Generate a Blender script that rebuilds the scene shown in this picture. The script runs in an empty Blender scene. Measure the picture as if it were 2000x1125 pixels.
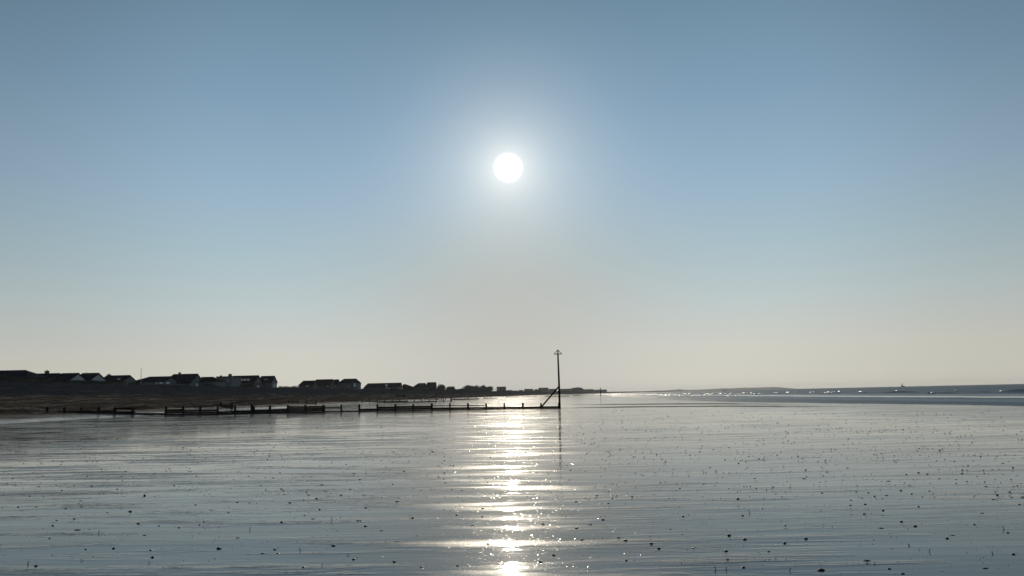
import bpy, bmesh, math, random
from mathutils import Matrix, Vector, noise
sc = bpy.context.scene
COL = sc.collection
random.seed(7)
# ------------------------------------------------------------------ camera
F = 1450.0                                    # focal length in pixels of a 2000 px wide frame
PITCH = math.atan(208.7 / F); ROLL = math.atan(0.022); EYE = 1.6
cd = bpy.data.cameras.new('camera'); cam = bpy.data.objects.new('camera', cd); COL.objects.link(cam); sc.camera = cam
cd.sensor_width = 36; cd.lens = 36 * F / 2000; cd.clip_start = 0.1; cd.clip_end = 30000
CM = Matrix.Rotation(math.pi / 2 + PITCH, 4, 'X') @ Matrix.Rotation(-ROLL, 4, 'Z')
cam.matrix_world = Matrix.Translation((0, 0, EYE)) @ CM
# ------------------------------------------------------------------ sky and sun
SUN_EL = 17.4; SUN_AZ = -0.09                 # degrees; azimuth from +Y towards +X
se, sa = math.radians(SUN_EL), math.radians(SUN_AZ)
SDIR = Vector((math.sin(sa) * math.cos(se), math.cos(sa) * math.cos(se), math.sin(se)))
w = bpy.data.worlds.new('World'); sc.world = w; w.use_nodes = True
nt = w.node_tree; N = nt.nodes; LK = nt.links
bg = N['Background']; bg.inputs[1].default_value = 1.0
def mth(op, a, b=None, clamp=False, tree=None):
    t = tree or nt
    n = t.nodes.new('ShaderNodeMath'); n.operation = op; n.use_clamp = clamp
    for i, v in enumerate((a, b)):
        if v is None: continue
        if isinstance(v, (int, float)): n.inputs[i].default_value = v
        else: t.links.new(v, n.inputs[i])
    return n.outputs[0]
def ramp(fac, stops, tree=None, interp='LINEAR'):
    t = tree or nt
    n = t.nodes.new('ShaderNodeValToRGB'); n.color_ramp.interpolation = interp
    cr = n.color_ramp
    while len(cr.elements) < len(stops): cr.elements.new(0.5)
    for e, (p, c) in zip(cr.elements, stops):
        e.position = p
        e.color = (c, c, c, 1) if isinstance(c, (int, float)) else (*c, 1)
    t.links.new(fac, n.inputs[0]); return n.outputs[0]
def lin(r, g, b): return tuple(((v / 255 + .055) / 1.055) ** 2.4 if v > 10 else v / 3294 for v in (r, g, b))
sky = N.new('ShaderNodeTexSky'); sky.sky_type = 'NISHITA'; sky.sun_disc = False
sky.sun_elevation = se; sky.sun_rotation = sa; sky.air_density = 1; sky.dust_density = 1.0; sky.ozone_density = 1
SKY_STRENGTH = 0.1
tc = N.new('ShaderNodeTexCoord'); nrm = N.new('ShaderNodeVectorMath'); nrm.operation = 'NORMALIZE'
LK.new(tc.outputs['Generated'], nrm.inputs[0])
sx = N.new('ShaderNodeSeparateXYZ'); LK.new(nrm.outputs[0], sx.inputs[0])
dt = N.new('ShaderNodeVectorMath'); dt.operation = 'DOT_PRODUCT'; LK.new(nrm.outputs[0], dt.inputs[0]); dt.inputs[1].default_value = SDIR
ang = mth('MULTIPLY', mth('ARCCOSINE', mth('MINIMUM', dt.outputs['Value'], 1.0)), 57.29578)
# the physical sky's brightness is compressed (as a phone does) and its hue follows the elevation
lum = N.new('ShaderNodeRGBToBW'); LK.new(sky.outputs[0], lum.inputs[0])
comp = mth('POWER', mth('MAXIMUM', mth('MULTIPLY', lum.outputs[0], SKY_STRENGTH), 0.02), 0.05)
elev = ramp(sx.outputs[2], [(0.0, lin(211, 208, 195)), (0.05, lin(207, 206, 195)), (0.117, lin(188, 200, 201)), (0.18, lin(170, 192, 200)),
     (0.25, lin(155, 182, 201)), (0.37, lin(130, 160, 184)), (0.49, lin(108, 138, 160)), (1.0, lin(70, 98, 128))])
side = ramp(mth('DIVIDE', ang, 180.0), [(0.0, 1.0), (0.11, 1.0), (0.21, 0.72), (0.5, 0.5), (1.0, 0.45)], interp='EASE')
def cmul(c, f):
    n = N.new('ShaderNodeVectorMath'); n.operation = 'SCALE'; LK.new(c, n.inputs[0])
    if isinstance(f, (int, float)): n.inputs[3].default_value = f
    else: LK.new(f, n.inputs[3])
    return n.outputs[0]
def const(c):
    n = N.new('ShaderNodeRGB'); n.outputs[0].default_value = (*c, 1); return n.outputs[0]
def cadd(a, b):
    n = N.new('ShaderNodeVectorMath'); n.operation = 'ADD'; LK.new(a, n.inputs[0]); LK.new(b, n.inputs[1]); return n.outputs[0]
keep = mth('MINIMUM', mth('ADD', mth('MULTIPLY', mth('ABSOLUTE', sx.outputs[2]), 1.35), .42), 1.1)
side = mth('SUBTRACT', 1.0, mth('MULTIPLY', mth('SUBTRACT', 1.0, side), keep))
base = cmul(cmul(elev, side), comp)
# phone-like tone mapping tinted into the sky under the sun: greyer, dimmer than beside it
azd = mth('DIVIDE', mth('SUBTRACT', sx.outputs[0], SDIR.x), .19)
colm = mth('MULTIPLY', mth('EXPONENT', mth('MULTIPLY', mth('MULTIPLY', azd, azd), -1.0)), ramp(sx.outputs[2], [(0.0, 1.0), (.14, .85), (.30, 0.0)]))
colm = mth('MULTIPLY', colm, mth('GREATER_THAN', sx.outputs[1], 0.0))
gb = N.new('ShaderNodeRGBToBW'); LK.new(base, gb.inputs[0]); gcol = cmul(const((.82, .80, .735)), gb.outputs[0])
mixn = N.new('ShaderNodeMix'); mixn.data_type = 'RGBA'; LK.new(mth('MULTIPLY', colm, .8), mixn.inputs[0]); LK.new(base, mixn.inputs[6]); LK.new(gcol, mixn.inputs[7]); base = mixn.outputs[2]
def expf(scale, amp, p=1.0):
    return mth('MULTIPLY', mth('EXPONENT', mth('MULTIPLY', mth('POWER', mth('DIVIDE', ang, scale), p), -1.0)), amp)
aur = cmul(const((1.0, .84, .62)), expf(5.0, 0.38, 1.45))          # wide aureole
cor = cmul(const((1.0, .92, .76)), expf(1.5, 0.40, 1.3))          # inner corona
disc = cmul(const((1.0, .93, .80)), expf(.90, 4.0, 6.0))
LK.new(cadd(cadd(base, aur), cadd(cor, disc)), bg.inputs[0])
sl = bpy.data.lights.new('sun', 'SUN'); so = bpy.data.objects.new('sun', sl); COL.objects.link(so)
sl.energy = 2.4; sl.angle = math.radians(0.53); sl.color = (1, .88, .70)
so.rotation_euler = SDIR.to_track_quat('Z', 'Y').to_euler()
sc.view_settings.view_transform = 'Standard'; sc.view_settings.look = 'None'; sc.view_settings.exposure = 0; sc.view_settings.gamma = 1
sc.cycles.sample_clamp_indirect = 4; sc.cycles.max_bounces = 6; sc.cycles.volume_bounces = 0
sc.cycles.use_denoising = True; sc.cycles.denoising_prefilter = 'ACCURATE'; sc.cycles.caustics_reflective = False; sc.cycles.caustics_refractive = False

# ------------------------------------------------------------------ picture <-> world helpers (measuring only)
R3 = CM.to_3x3()
def ray(px, py): return R3 @ Vector(((px - 1000) / F, -(py - 562.5) / F, -1))
def P(px, py, Y):
    r = ray(px, py); return Vector((0, 0, EYE)) + r * (Y / r.y)
def PX(px, py, X):                                                # point of the ray on the plane x = X
    r = ray(px, py); return Vector((0, 0, EYE)) + r * (X / r.x)
def lerp_t(tab, v):
    if v <= tab[0][0]: return tab[0][1]
    for (a, fa), (b, fb) in zip(tab, tab[1:]):
        if v <= b:
            t = (v - a) / (b - a); return fa + (fb - fa) * t
    return tab[-1][1]
SHIFT = [(0, 0), (150, 0), (241, 7), (343, 12), (617, 41), (1160, 83), (1900, 214), (3000, 497), (6500, 1650)]
def shore(y): return lerp_t(SHIFT, y)
PROF = [(-400, 1.9), (-130, 1.9), (-104, 2.4), (-95, 4.0), (-88, 5.55), (-83, 5.6), (-79, 5.3), (-70, 3.9), (-62, 2.6), (-56, 1.75), (-53, 1.25), (-51, .88), (-48.7, .68), (-42, .45),
        (-38.8, .24), (-32, .16), (-17, .16), (-9, .12), (5, 0), (34, -.015), (44, -.1), (80, -.7), (160, -2), (9999, -2)]
def hgt(x, y):
    s = x - shore(y)
    cusp = 0
    if -90 < s < -36:
        cusp = noise.noise(Vector((s * .06, y * .045, 3.1))) * 2.2
        s += cusp * (1 if s > -80 else .3)
    if s > 16: s += min(1, (s - 16) / 10) * lerp_t([(60, 0), (105, 8), (400, 5), (900, 0)], y)
    z = lerp_t(PROF, s)
    if s < -48:
        z += .22 * noise.noise(Vector((x * .12, y * .09, 0))) + .1 * noise.noise(Vector((x * .6, y * .5, 4)))
        if -80 < s < -50: z += .13 * math.sin(s * .9 + 2.2 * noise.noise(Vector((s * .05, y * .03, 8))))
    elif s < 38:
        z += .012 * noise.noise(Vector((x * .25, y * .12, 7)))
    return z
def G(px, py):                                                     # where the ray meets the ground
    r = ray(px, py).normalized(); t = 2.0; o = Vector((0, 0, EYE))
    while t < 7000:
        p = o + r * t
        if p.z < hgt(p.x, p.y):
            lo, hi = t / 1.01 - .05, t
            for _ in range(18):
                m = (lo + hi) / 2; q = o + r * m
                if q.z < hgt(q.x, q.y): hi = m
                else: lo = m
            return o + r * hi
        t = t * 1.01 + .02
    return o + r * 7000
def depth(px, s):                                                  # distance at which a line s metres from the shore shows at px
    k = (px - 1000) / F; lo, hi = 20.0, 6500.0
    for _ in range(50):
        m = (lo + hi) / 2
        if k * m * 1.01 > shore(m) + s: lo = m
        else: hi = m
    return (lo + hi) / 2

# ------------------------------------------------------------------ mesh helpers
class MB:
    def __init__(s): s.v = []; s.f = []
    def poly(s, pts, faces):
        o = len(s.v); s.v += [tuple(p) for p in pts]; s.f += [tuple(o + i for i in f) for f in faces]
    def box(s, x0, x1, y0, y1, z0, z1, tilt=None):
        pts = [Vector((x, y, z)) for z in (z0, z1) for x, y in ((x0, y0), (x1, y0), (x1, y1), (x0, y1))]
        if tilt: pts = [tilt @ p for p in pts]
        s.poly(pts, [(3, 2, 1, 0), (4, 5, 6, 7), (0, 1, 5, 4), (1, 2, 6, 5), (2, 3, 7, 6), (3, 0, 4, 7)])
    def tube(s, pts, rad, n=8, caps=True):
        o = len(s.v); pts = [Vector(p) for p in pts]; m = len(pts)
        if isinstance(rad, (int, float)): rad = [rad] * m
        up = Vector((0, 0, 1))
        for i, p in enumerate(pts):
            d = (pts[min(i + 1, m - 1)] - pts[max(i - 1, 0)]).normalized()
            a = d.cross(up if abs(d.z) < .95 else Vector((1, 0, 0))).normalized(); b = d.cross(a)
            for k in range(n):
                t = 2 * math.pi * k / n
                s.v.append(tuple(p + (a * math.cos(t) + b * math.sin(t)) * rad[i]))
        for i in range(m - 1):
            for k in range(n):
                k2 = (k + 1) % n
                s.f.append((o + i * n + k, o + i * n + k2, o + (i + 1) * n + k2, o + (i + 1) * n + k))
        if caps:
            s.f.append(tuple(o + k for k in range(n))); s.f.append(tuple(o + (m - 1) * n + k for k in reversed(range(n))))
    def beam(s, a, b, wd, ht):                                     # squared timber from a to b
        a, b = Vector(a), Vector(b); d = (b - a).normalized()
        side_ = d.cross(Vector((0, 0, 1)) if abs(d.z) < .95 else Vector((0, 1, 0))).normalized() * wd / 2; u = side_.cross(d).normalized() * ht / 2
        s.poly([a - side_ - u, a + side_ - u, a + side_ + u, a - side_ + u, b - side_ - u, b + side_ - u, b + side_ + u, b - side_ + u],
               [(0, 1, 2, 3), (7, 6, 5, 4), (0, 4, 5, 1), (1, 5, 6, 2), (2, 6, 7, 3), (3, 7, 4, 0)])
    def build(s, name, mat, parent=None, smooth=False, loc=None):
        me = bpy.data.meshes.new(name); me.from_pydata(s.v, [], s.f); me.update()
        bm = bmesh.new(); bm.from_mesh(me); bmesh.ops.recalc_face_normals(bm, faces=bm.faces); bm.to_mesh(me); bm.free()
        if smooth:
            for p in me.polygons: p.use_smooth = True
        me.materials.append(mat)
        o = bpy.data.objects.new(name, me); COL.objects.link(o)
        if loc is not None: o.location = loc
        if parent: o.parent = parent
        return o
def tag(o, label=None, cat=None, group=None, kind=None):
    if label: o['label'] = label
    if cat: o['category'] = cat
    if group: o['group'] = group
    if kind: o['kind'] = kind
    return o
def thing(name, loc, label, cat, group=None, rz=0):
    o = bpy.data.objects.new(name, None); COL.objects.link(o); o.location = loc; o.rotation_euler.z = rz
    o.empty_display_size = .2
    return tag(o, label, cat, group)

# ------------------------------------------------------------------ materials
def mat(name, c1, c2=None, scale=4.0, rough=.8, bump=0.0, spec=.5, detail=5, stretch=(1, 1, 1)):
    m = bpy.data.materials.new(name); m.use_nodes = True; t = m.node_tree; b = t.nodes['Principled BSDF']
    b.inputs['Roughness'].default_value = rough; b.inputs['Specular IOR Level'].default_value = spec
    g = t.nodes.new('ShaderNodeNewGeometry'); mp = t.nodes.new('ShaderNodeMapping'); mp.inputs['Scale'].default_value = stretch
    t.links.new(g.outputs['Position'], mp.inputs[0])
    n = t.nodes.new('ShaderNodeTexNoise'); n.inputs['Scale'].default_value = scale; n.inputs['Detail'].default_value = detail
    t.links.new(mp.outputs[0], n.inputs['Vector'])
    c2 = c2 or tuple(v * .6 for v in c1)
    t.links.new(ramp(n.outputs[0], [(.35, c2), (.65, c1)], t), b.inputs['Base Color'])
    if bump:
        bp = t.nodes.new('ShaderNodeBump'); bp.inputs['Distance'].default_value = bump; t.links.new(n.outputs[0], bp.inputs['Height'])
        t.links.new(bp.outputs[0], b.inputs['Normal'])
    return m
M_wood = mat('wet_timber', (.016, .013, .010), (.006, .005, .005), 3, .8, .02, .05, 6, (1, 1, 6))
M_plank = mat('groyne_plank_timber', (.018, .013, .009), (.006, .005, .004), 5, .85, .02, .05, 6, (.3, 1, 7))
M_paint = mat('weathered_green_paint', (.012, .025, .016), (.008, .012, .009), 8, .8, 0, .1)
M_roof = mat('slate_tile', (.022, .026, .036), (.013, .015, .022), 1.2, 1, .01, 0, 6)
M_roof2 = mat('clay_tile', (.028, .02, .018), (.017, .013, .013), 1.2, 1, .01, 0, 6)
M_brick = mat('brick_wall', (.10, .075, .065), (.06, .045, .04), 2.5, .9)
M_render = mat('painted_render', (.11, .135, .15), (.075, .09, .10), .8, .8)
M_white = mat('white_gable_board', (.42, .45, .47), (.3, .33, .35), 1.5, .7)
M_frame = mat('white_window_frame', (.8, .8, .8), (.7, .7, .7), 3, .5)
M_glass = mat('window_glass', (.05, .06, .07), (.03, .035, .04), .5, .06, 0, .8)
M_curtain = mat('drawn_white_blind', (.75, .77, .78), (.6, .62, .63), 3, .8)
M_leaf = mat('dark_foliage', (.05, .065, .035), (.02, .03, .018), 1.5, .7, 0, .2)
M_bark = mat('bark', (.05, .04, .03), (.03, .025, .02), 5, .9)
M_stone = mat('wet_stone', (.028, .028, .03), (.010, .010, .012), 30, .5, .002, .25)
M_weed = mat('seaweed', (.016, .015, .01), (.007, .006, .004), 30, .7, 0, .1)
M_tube = mat('worm_tube_sand', (.05, .042, .033), (.03, .025, .02), 60, .6)
M_metal = mat('galvanised_metal', (.25, .26, .27), (.15, .15, .16), 5, .45)
M_foam_glint = mat('foam_and_glint', (.9, .92, .93), (.8, .83, .85), 2, .38, 0, 1.0)
M_cloth = mat('dark_clothing', (.03, .035, .05), (.02, .022, .03), 8, .9)
M_skin = mat('skin', (.35, .2, .14), (.3, .17, .12), 8, .6)
M_hair = mat('dark_hair', (.03, .02, .015), (.02, .015, .01), 8, .7)
M_feather = mat('dark_feathers', (.06, .06, .065), (.03, .03, .035), 10, .7)
M_sail = mat('pale_sailcloth', (.75, .74, .7), (.68, .67, .63), .5, .8)
M_hull = mat('dark_hull', (.04, .05, .06), (.03, .04, .05), .5, .5)

def stretched(t, vec, sc3, scale, detail=4, rough=.55, dist=0.0):
    mp = t.nodes.new('ShaderNodeMapping'); mp.inputs['Scale'].default_value = sc3; t.links.new(vec, mp.inputs[0])
    n = t.nodes.new('ShaderNodeTexNoise'); n.inputs['Scale'].default_value = scale; n.inputs['Detail'].default_value = detail
    n.inputs['Roughness'].default_value = rough; n.inputs['Distortion'].default_value = dist
    t.links.new(mp.outputs[0], n.inputs['Vector']); return n.outputs[0]
def attr(t, name):
    a = t.nodes.new('ShaderNodeAttribute'); a.attribute_name = name; return a.outputs['Fac']
def mixf(t, f, a, b):
    n = t.nodes.new('ShaderNodeMix'); n.data_type = 'FLOAT'
    for i, v in ((0, f), (2, a), (3, b)):
        if isinstance(v, (int, float)): n.inputs[i].default_value = v
        else: t.links.new(v, n.inputs[i])
    return n.outputs[0]
def mixc(t, f, a, b):
    n = t.nodes.new('ShaderNodeMix'); n.data_type = 'RGBA'
    for i, v in ((0, f), (6, a), (7, b)):
        if isinstance(v, tuple): n.inputs[i].default_value = (*v, 1)
        else: t.links.new(v, n.inputs[i])
    return n.outputs[2]
def bumpn(t, h, dist, nrm_=None, strength=1.0):
    b = t.nodes.new('ShaderNodeBump'); b.inputs['Distance'].default_value = dist; b.inputs['Strength'].default_value = strength
    t.links.new(h, b.inputs['Height'])
    if nrm_: t.links.new(nrm_, b.inputs['Normal'])
    return b.outputs[0]
# wet sand with a film of water
M_sand = bpy.data.materials.new('wet_sand'); M_sand.use_nodes = True; t = M_sand.node_tree; b = t.nodes['Principled BSDF']
pos = t.nodes.new('ShaderNodeNewGeometry').outputs['Position']
film = stretched(t, pos, (.30, 1.9, 1), 1.0, 5, .6, .3)          # long flat pools against rippled sand
film2 = stretched(t, pos, (.05, .24, 1), 1.0, 4, .55)
shr = ramp(mth('DIVIDE', attr(t, 'shore'), 100.0, tree=t), [(.16, 0.0), (.34, .24)], t)
filmS = mth('ADD', mth('MULTIPLY', film, .68, tree=t), mth('MULTIPLY', film2, .32, tree=t), tree=t)
rip = ramp(mth('ADD', filmS, shr, tree=t), [(.50, 0.0), (.565, .35), (.64, 1.0)], t)
lin_ = stretched(t, pos, (.10, 2.6, 1), 1.0, 4, .6, .6)
line = ramp(mth('ABSOLUTE', mth('SUBTRACT', lin_, .5, tree=t), tree=t), [(0.0, .5), (.018, 0.0)], t)
lin2 = stretched(t, pos, (.5, 12, 1), 1.0, 3, .6, .5)
line2 = ramp(mth('ABSOLUTE', mth('SUBTRACT', lin2, .5, tree=t), tree=t), [(0.0, .5), (.03, 0.0)], t)
where = ramp(stretched(t, pos, (.08, .3, 1), 1.0, 3, .5), [(.42, 0.0), (.6, 1.0)], t)
dry = mth('MAXIMUM', attr(t, 'drained'), mth('MULTIPLY', mth('MAXIMUM', line, line2, tree=t), where, tree=t), tree=t)
b.inputs['IOR'].default_value = 1.34
b.inputs['Roughness'].default_value = .05
gr = stretched(t, pos, (1, 1, 1), 60, 3)
cbase = ramp(gr, [(.3, (.014, .017, .020)), (.7, (.024, .026, .028))], t)
col = cbase; t.links.new(col, b.inputs['Base Color'])
h0 = stretched(t, pos, (.12, 1.1, 1), 1.0, 4, .55, .3)
h1 = stretched(t, pos, (.45, 4.5, 1), 1.0, 5, .6, .4)
h2 = stretched(t, pos, (2.2, 18, 1), 1.0, 3, .6, .2)
h3 = stretched(t, pos, (1, 1.4, 1), 42, 2, .6)
n0 = bumpn(t, h0, .011)
n1 = bumpn(t, mth('MULTIPLY', h1, mixf(t, rip, .06, 1.0), tree=t), .014, n0)
n2 = bumpn(t, mth('MULTIPLY', h2, mixf(t, rip, .06, 1.0), tree=t), .0025, n1)
t.links.new(n2, b.inputs['Normal'])
# grains standing through the film scatter the light more widely
b2_ = t.nodes.new('ShaderNodeBsdfPrincipled'); b2_.inputs['IOR'].default_value = 1.34; b2_.inputs['Roughness'].default_value = .33
t.links.new(col, b2_.inputs['Base Color'])
t.links.new(bumpn(t, h3, .003, n2), b2_.inputs['Normal'])
mx = t.nodes.new('ShaderNodeMixShader'); t.links.new(mixf(t, rip, .012, .34), mx.inputs[0])
t.links.new(b.outputs[0], mx.inputs[1]); t.links.new(b2_.outputs[0], mx.inputs[2]); 
b3_ = t.nodes.new('ShaderNodeBsdfPrincipled'); b3_.inputs['Roughness'].default_value = .95; b3_.inputs['Specular IOR Level'].default_value = .05
t.links.new(ramp(gr, [(.3, (.035, .032, .030)), (.7, (.06, .055, .05))], t), b3_.inputs['Base Color']); t.links.new(n2, b3_.inputs['Normal'])
mx2 = t.nodes.new('ShaderNodeMixShader'); t.links.new(dry, mx2.inputs[0]); t.links.new(mx.outputs[0], mx2.inputs[1]); t.links.new(b3_.outputs[0], mx2.inputs[2])
t.links.new(mx2.outputs[0], t.nodes['Material Output'].inputs['Surface'])
# shingle and dry upper beach
M_shingle = bpy.data.materials.new('shingle'); M_shingle.use_nodes = True; t = M_shingle.node_tree; b = t.nodes['Principled BSDF']
pos = t.nodes.new('ShaderNodeNewGeometry').outputs['Position']; s_ = attr(t, 'shore')
vo = t.nodes.new('ShaderNodeTexVoronoi'); vo.inputs['Scale'].default_value = 2.2; t.links.new(pos, vo.inputs['Vector'])
ns = stretched(t, pos, (1, 1, 1), .5, 8, .7); ns2 = stretched(t, pos, (.5, .12, .5), 1.0, 5, .65, .5)
up = mth('ADD', mth('MULTIPLY', s_, -.1, tree=t), mth('MULTIPLY', mth('SUBTRACT', ns2, .5, tree=t), 2.4, tree=t), tree=t)
upf = ramp(mth('SUBTRACT', up, 6.1, tree=t), [(0.0, 0.0), (.7, 1.0)], t)
c = mixc(t, upf, (.050, .038, .031), (.018, .023, .035))
c = mixc(t, ramp(ns, [(.35, 0.0), (.7, 1.0)], t), c, mixc(t, upf, (.11, .092, .078), (.045, .052, .066)))
tl = stretched(t, pos, (.32, .02, .2), 1.0, 4, .6, .4)
c = mixc(t, ramp(mth('ABSOLUTE', mth('SUBTRACT', tl, .5, tree=t), tree=t), [(0.0, .95), (.028, 0.0)], t), c, mixc(t, upf, (.20, .175, .15), (.05, .052, .06)))
c = mixc(t, ramp(mth('ABSOLUTE', mth('SUBTRACT', tl, .38, tree=t), tree=t), [(0.0, .8), (.04, 0.0)], t), c, (.014, .014, .016))
c = mixc(t, ramp(vo.outputs['Color'], [(.2, 0.0), (.9, .55)], t), c, (.012, .012, .012))
t.links.new(c, b.inputs['Base Color']); b.inputs['Roughness'].default_value = 1; b.inputs['Specular IOR Level'].default_value = 0
t.links.new(bumpn(t, vo.outputs['Distance'], .12, bumpn(t, ns, .5)), b.inputs['Normal'])
# grass behind the bank
M_land = mat('rough_grass', (.03, .038, .022), (.02, .024, .014), .3, .95)
# sea
M_sea = bpy.data.materials.new('sea_water'); M_sea.use_nodes = True; t = M_sea.node_tree; b = t.nodes['Principled BSDF']
pos = t.nodes.new('ShaderNodeNewGeometry').outputs['Position']; s_ = attr(t, 'shore')
b.inputs['IOR'].default_value = 1.34; b.inputs['Base Color'].default_value = (.028, .058, .085, 1)
w1 = stretched(t, pos, (1.4, .5, 1), 1.0, 5, .6, .5); w2 = stretched(t, pos, (.25, .06, 1), 1.0, 4, .55, .4); w3 = stretched(t, pos, (.045, .012, 1), 1.0, 3, .5, .3)
slk = ramp(mth('DIVIDE', mth('ADD', s_, mth('MULTIPLY', w2, 5.0, tree=t), tree=t), 200.0, tree=t),
           [(.225, 0.0), (.25, 0.35), (.30, 0.15), (.312, 1.0), (.345, .9), (.36, 0.15), (.375, .8), (.385, .2), (.41, .7), (.42, 0.1), (1.0, 0.0)], t)
t.links.new(mixf(t, slk, .50, .10), b.inputs['Roughness'])
amp = mixf(t, slk, 1.0, .12)
hh = mth('ADD', mth('MULTIPLY', w1, .10, tree=t), mth('ADD', mth('MULTIPLY', w2, .45, tree=t), mth('MULTIPLY', w3, 1.2, tree=t), tree=t), tree=t)
t.links.new(bumpn(t, mth('MULTIPLY', hh, amp, tree=t), 1.3), b.inputs['Normal'])

# ------------------------------------------------------------------ ground sheets
rows = []; r = 2.0
while r < 6600:
    rows.append(r); r *= 1.009 if 55 < r < 130 else 1.02
NA = 430
angs = [math.radians(-62 + 124 * i / (NA - 1)) for i in range(NA)]
RUN1 = [(1090, 797.3), (1150, 796.2), (1250, 794.6), (1400, 793.6), (1520, 793.4), (1640, 793.6)]
RUN2 = [(1130, 790.8), (1200, 789.9), (1330, 788.8), (1430, 788.6), (1560, 789.3)]
def gnd(px, py):
    r_ = ray(px, py); return Vector((0, 0, EYE)) + r_ * (-EYE / r_.z)
RL1 = [gnd(*p) for p in RUN1]; RL2 = [gnd(*p) for p in RUN2]
def linedist(L, x, y):
    best = 99
    for i, (a, b_) in enumerate(zip(L, L[1:])):
        if a.x - 1 <= x <= b_.x + 1 and abs(a.y - y) < 15:
            tt = (x - a.x) / (b_.x - a.x); tt = min(1, max(0, tt)); d = y - (a.y + (b_.y - a.y) * tt)
            if abs(d) < abs(best): best = d
    return best
verts = []; sA = []; dA = []
for r in rows:
    for a in angs:
        x, y = r * math.sin(a), r * math.cos(a)
        z = hgt(x, y); s = x - shore(y); d = 0.0
        if -60 < s < 38: d = min(1, max(0, (-s - 40 + 5 * noise.noise(Vector((x * .1, y * .05, 2)))) / 8))
        if 50 < y < 120 and 3 < x < 45:
            for L, wd, amt in ((RL1, 4.2, 1.0), (RL2, 6.0, 1.0)):
                e = linedist(L, x, y); 
                if abs(e) < wd * 1.6:
                    k = max(0, 1 - (abs(e) / wd) ** 2) * amt * min(1, max(0, (L[-1].x + 1 - x) / 7)) * min(1, max(.25, (x - L[0].x) / 6))
                    k = min(1.0, k * (1.6 + .5 * noise.noise(Vector((x * .5, y * .2, 1)))))
                    z += .03 * k; d = max(d, k)
        verts.append((x, y, z)); sA.append(s); dA.append(d)
def sheet(name, m, keep):
    fs = []; used = {}; vs = []; ss = []; ds = []
    for i in range(len(rows) - 1):
        for j in range(NA - 1):
            q = (i * NA + j, i * NA + j + 1, (i + 1) * NA + j + 1, (i + 1) * NA + j)
            if not keep(q): continue
            f = []
            for k in q:
                if k not in used: used[k] = len(vs); vs.append(verts[k]); ss.append(sA[k]); ds.append(dA[k])
                f.append(used[k])
            fs.append(tuple(reversed(f)))
    me = bpy.data.meshes.new(name); me.from_pydata(vs, [], fs); me.update()
    for nm, arr in (('shore', ss), ('drained', ds)):
        at_ = me.attributes.new(nm, 'FLOAT', 'POINT'); at_.data.foreach_set('value', arr)
    me.polygons.foreach_set('use_smooth', [True] * len(me.polygons)); me.materials.append(m)
    o = bpy.data.objects.new(name, me); COL.objects.link(o); tag(o, kind='structure'); return o
sheet('wet_sand', M_sand, lambda q: sA[q[0]] >= -49)
sheet('shingle_beach', M_shingle, lambda q: -92 <= sA[q[0]] < -49)
sheet('grass_land', M_land, lambda q: sA[q[0]] < -92)
# sea
vs = []; ss = []
for r in rows:
    if r < 30: continue
    for a in angs:
        x, y = r * math.sin(a), r * math.cos(a); vs.append((x, y, -.05)); ss.append(x - shore(y))
nr = len(vs) // NA; fs = [(i * NA + j, (i + 1) * NA + j, (i + 1) * NA + j + 1, i * NA + j + 1) for i in range(nr - 1) for j in range(NA - 1) if max(ss[i * NA + j + 1], ss[(i + 1) * NA + j + 1]) > 30]
me = bpy.data.meshes.new('sea'); me.from_pydata(vs, [], fs); me.update()
at_ = me.attributes.new('shore', 'FLOAT', 'POINT'); at_.data.foreach_set('value', ss); me.materials.append(M_sea)
bm = bmesh.new(); bm.from_mesh(me); bmesh.ops.delete(bm, geom=[v for v in bm.verts if not v.link_faces], context='VERTS'); bm.to_mesh(me); bm.free()
me.polygons.foreach_set('use_smooth', [True] * len(me.polygons))
o = bpy.data.objects.new('sea', me); COL.objects.link(o); tag(o, kind='structure')
# small breaking waves: (left px, right px, crest y px, height)
def wave(xl, xr, py, h, foam):
    xm = (xl + xr) / 2; hz = 771.2 - .022 * (xm - 1000)
    Y = (EYE + .05) * F / max(3, (py - hz))
    a = P(xl, py, Y * 1.04); b_ = P(xr, py, Y * .97); n = 24
    m = MB(); fm = MB(); prof = [(-1.8, 0), (-.9, .35), (-.35, .85), (0, 1), (.25, .92), (.5, .5), (1.0, 0.05), (1.6, -.05)]
    w_ = h * 2.6
    side_ = (b_ - a).cross(Vector((0, 0, 1))).normalized()
    if side_.y > 0: side_ = -side_                                # steep face towards the beach
    pts = []
    for i in range(n + 1):
        k = i / n; c_ = a.lerp(b_, k); c_.z = -.06
        env = math.sin(math.pi * k) ** .6 * (.75 + .5 * noise.noise(Vector((c_.x * .3, c_.y * .1, 5))))
        for u, v in prof:
            pts.append(c_ + side_ * (u * w_) + Vector((0, 0, v * h * max(.02, env))))
    q = len(prof)
    m.poly(pts, [(i * q + j, i * q + j + 1, (i + 1) * q + j + 1, (i + 1) * q + j) for i in range(n) for j in range(q - 1)])
    o = m.build('wave', M_sea, smooth=True); tag(o, kind='structure')
    if foam:
        for _ in range(int(foam)):
            k = random.uniform(.15, .85); L = random.uniform(.08, .22); pp = []
            for i in range(7):
                c_ = a.lerp(b_, min(.97, max(.03, k + L * (i / 6 - .5)))); c_.z = -.02 + h * random.uniform(.25, .9)
                c_ += side_ * w_ * random.uniform(.3, .7); pp.append(c_)
            fm.tube(pp, [h * .15, h * .42, h * .5, h * .45, h * .52, h * .35, h * .12], 7)  # white glossy foam that also stands in for sun glints on the waves
        f = fm.build('foam', M_foam_glint, smooth=True); tag(f, kind='structure')
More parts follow.
